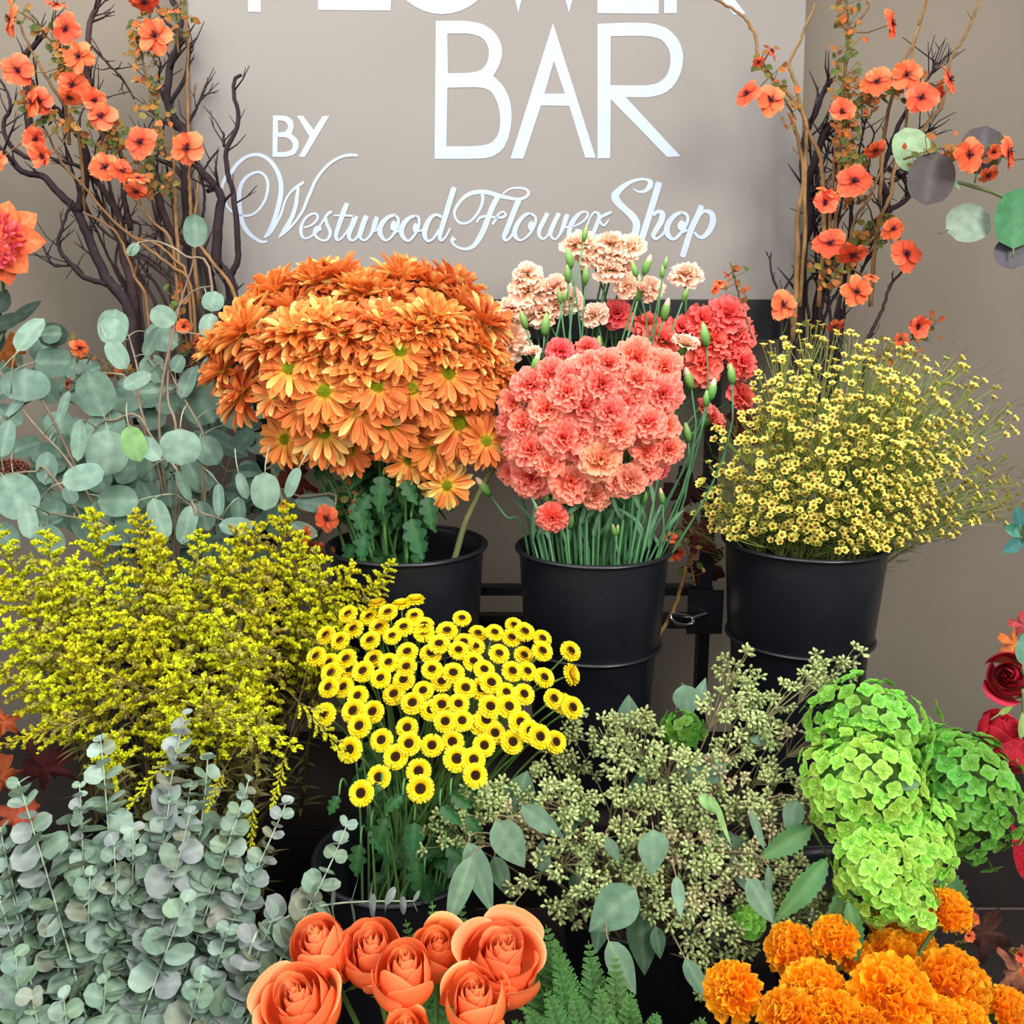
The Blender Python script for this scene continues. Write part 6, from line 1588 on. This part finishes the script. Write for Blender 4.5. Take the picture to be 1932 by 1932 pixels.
autumn('brown maple leaf behind the marigolds at the right', 1850, 1760, 56, 1.06, '#4a2a22', '#3c211c')
autumn('orange maple leaf on the left edge below the goldenrod', 5, 1465, 44, 1.05, '#a04a28', '#8a3a20')
autumn('reddish maple leaf lying left of the eucalyptus tips', 30, 1545, 50, 1.02, '#9a3f28', '#7d3220', (0.1, -0.5, 0.9))
autumn('dull orange maple leaf at the left edge under the goldenrod', 10, 1362, 30, 1.10, '#b0502c', '#9a4020')
autumn('dark crimson maple leaf behind the left eucalyptus tips', 90, 1450, 60, 1.10, '#4f1c1c', '#401616')
autumn('dark red maple leaf hidden right of the eucalyptus stems', 230, 1700, 50, 1.05, '#5a2220', '#4a1a18')
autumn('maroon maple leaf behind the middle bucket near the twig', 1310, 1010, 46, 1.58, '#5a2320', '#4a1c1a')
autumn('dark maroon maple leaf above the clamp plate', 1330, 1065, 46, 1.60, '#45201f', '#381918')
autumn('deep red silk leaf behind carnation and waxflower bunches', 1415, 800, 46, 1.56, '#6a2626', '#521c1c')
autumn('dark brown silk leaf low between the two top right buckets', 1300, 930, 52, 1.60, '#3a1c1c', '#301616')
autumn('dark rust silk leaf in shade below the left chrysanthemum heads', 560, 900, 50, 1.50, '#6a2c1c', '#542016')
# garland roses and leaves at the right edge
g_rose = rose_mesh(41, 0.85, 0.9, '#9a1428', '#cc2440', '#e03c54')
for (x, y, w, Y, d, lab) in ((1905, 1275, 120, 1.18, (-0.55, -0.75, 0.35), 'dark red silk rose at the right edge above the glitter leaf'), (1895, 1375, 104, 1.15, (0.3, -0.5, 0.9), 'lower red silk rose at the right edge with open petals')):
    H = at(x, y, Y); S = w * 0.58 * mpp(x, y, Y); d = Vector(d).normalized()
    base = H - d * S * 1.3 + Vector((0.03, 0.02, -0.03))
    t = thing('silk_rose', base, lab, 'artificial flower', 'garland at the right edge')
    M = Matrix.Translation(H - d * S * 0.6) @ zrot(d, 1.0) @ Matrix.Scale(S, 4)
    inst('petals', g_rose[0], t, M); inst('sepals', g_rose[1], t, M)
    g = Geo(); g.tube([base, H - d * S * 0.8], 0.002, 0.002, lin('#4a5a30'), 6); g.obj('stem', M_STEM, t)
def poinset(label, x, y, L, W, a, Y, n=2):
    p0 = at(x, y, Y); m_ = mpp(x, y, Y)
    t = thing('glitter_leaf', p0, label, 'decoration', 'red glitter leaves at the right edge')
    for k in range(n):
        g = Geo(); leaf(g, L * m_, W * m_, Matrix.Translation(p0 + Vector((0, 0.012 * k, 0))) @ frame(img_dir(a + k * 26), (-0.2, -1, 0.5 - 0.3 * k)), lin('#c01530'), lin('#d02038'), 'point', 0.2, 0.5, 10, 6); g.obj('leaf_blade', M_GLITTER, t)
    g = Geo(); g.tube([p0, p0 + Vector((0.03, 0.01, -0.02))], 0.0015, 0.0015, lin('#5a1a20'), 6); g.obj('wire_stem', M_STEM, t)
poinset('sparkling red glitter leaf at the right edge over the dark hydrangea', 1965, 1425, 100, 60, 176, 0.98)
poinset('second red glitter leaf lower at the right edge', 1945, 1665, 110, 46, 105, 1.0, 1)
silk_leaf_branch('green silk leaves around the red roses at the right edge', 'silk_leaf_sprig', [(1960, 1420), (1935, 1370), (1930, 1300)], 1.12, [(1930, 1225, 60, 30, 90, '#5f8a72', 'oval'), (1896, 1340, 30, 12, 35, '#8a9a4a', 'oval'), (1930, 1370, 50, 20, 80, '#87a05a', 'oval')])
# pink silk blossoms in the shadow at the right
silk_spray('small pink blossom spray in shadow right of the tall marigold', [(1790, 1800), (1820, 1770), (1845, 1730)], 1.0, [(1832, 1735, 15, 'f'), (1826, 1765, 14, 'f'), (1800, 1790, 12, 'l')], 6, 'shaded blossoms of the garland')
silk_spray('pink blossom spray at the lower right edge over the tan leaf', [(1960, 1880), (1930, 1830), (1925, 1790)], 0.97, [(1925, 1800, 18, 'f'), (1935, 1830, 14, 'f')], 6, 'shaded blossoms of the garland')
# big coral silk flower at the left edge
def big_coral():
    C0 = at(-8, 455, 1.46); m_ = mpp(0, 455, 1.46)
    t = thing('silk_dahlia', C0 + Vector((0, 0.05, -0.05)), 'large coral red silk flower cut off by the left edge', 'artificial flower')
    r = random.Random(5)
    g = Geo()
    for k in range(9):
        a = 40 * k + r.uniform(-8, 8)
        g2 = Matrix.Translation(C0 + Vector((0, 0.012 + 0.004 * (k % 2), 0))) @ frame(img_dir(a), -FW)
        leaf(g, 84 * m_, 62 * m_, g2, lin('#d84a3a'), lin('#ee7440'), 'oval', r.uniform(-.2, .2), 0.2, 8, 6, rib=lin('#f09a60'), wave=0.03, seed=k)
    g.obj('outer_petals', M_FAUX, t)
    g = Geo()
    for k in range(90):
        q = math.sqrt(k / 90) ; a = k * 2.39996
        d = (img_dir(math.degrees(a)) * q * 1.1 - FW * (1.15 - q)).normalized()
        p = C0 + img_dir(math.degrees(a)) * (q * 42 * m_) - FW * (0.012 * (1 - q * q))
        leaf(g, 20 * m_, 12 * m_, Matrix.Translation(p) @ frame(d, Vector((r.uniform(-1, 1), r.uniform(-1, 1), r.uniform(-1, 1)))), lin('#b92d44'), mix(lin('#e8505c'), lin('#f27a7a'), r.random()), 'oval', 0.2, 0.3, 4, 2)
    g.obj('inner_petals', M_FAUX, t)
    g = Geo(); g.tube([C0 + Vector((0, 0.015, 0)), C0 + Vector((-0.03, 0.06, -0.08)), C0 + Vector((-0.08, 0.08, -0.2))], 0.003, 0.003, lin('#5f7040'), 6); g.obj('stem', M_STEM, t)
big_coral()
# rough brown cone at the left edge
C0 = at(22, 884, 1.42); t = thing('dried_seed_head', C0 + Vector((-0.03, 0.02, -0.02)), 'rough reddish brown dried cone at the left edge among eucalyptus', 'cone')
g = Geo(); r = random.Random(3)
for k in range(130):
    z = 1 - 2 * (k + 0.5) / 130; a = k * 2.39996; s = math.sqrt(1 - z * z)
    p = C0 + RT * (z * 0.026) + UP * (s * math.cos(a) * 0.0135) + FW * (s * math.sin(a) * 0.0135)
    g.blob(p, 0.0024, jit(lin('#6a3a2a'), 0.3, r), 5, 3)
g.blob(C0, 0.0125, lin('#4a2a20'), 10, 6); g.obj('scales', M_BARK, t)
g = Geo(); g.tube([C0, C0 + Vector((-0.03, 0.02, -0.02))], 0.002, 0.002, lin('#5a4030'), 6); g.obj('stem', M_STEM, t)
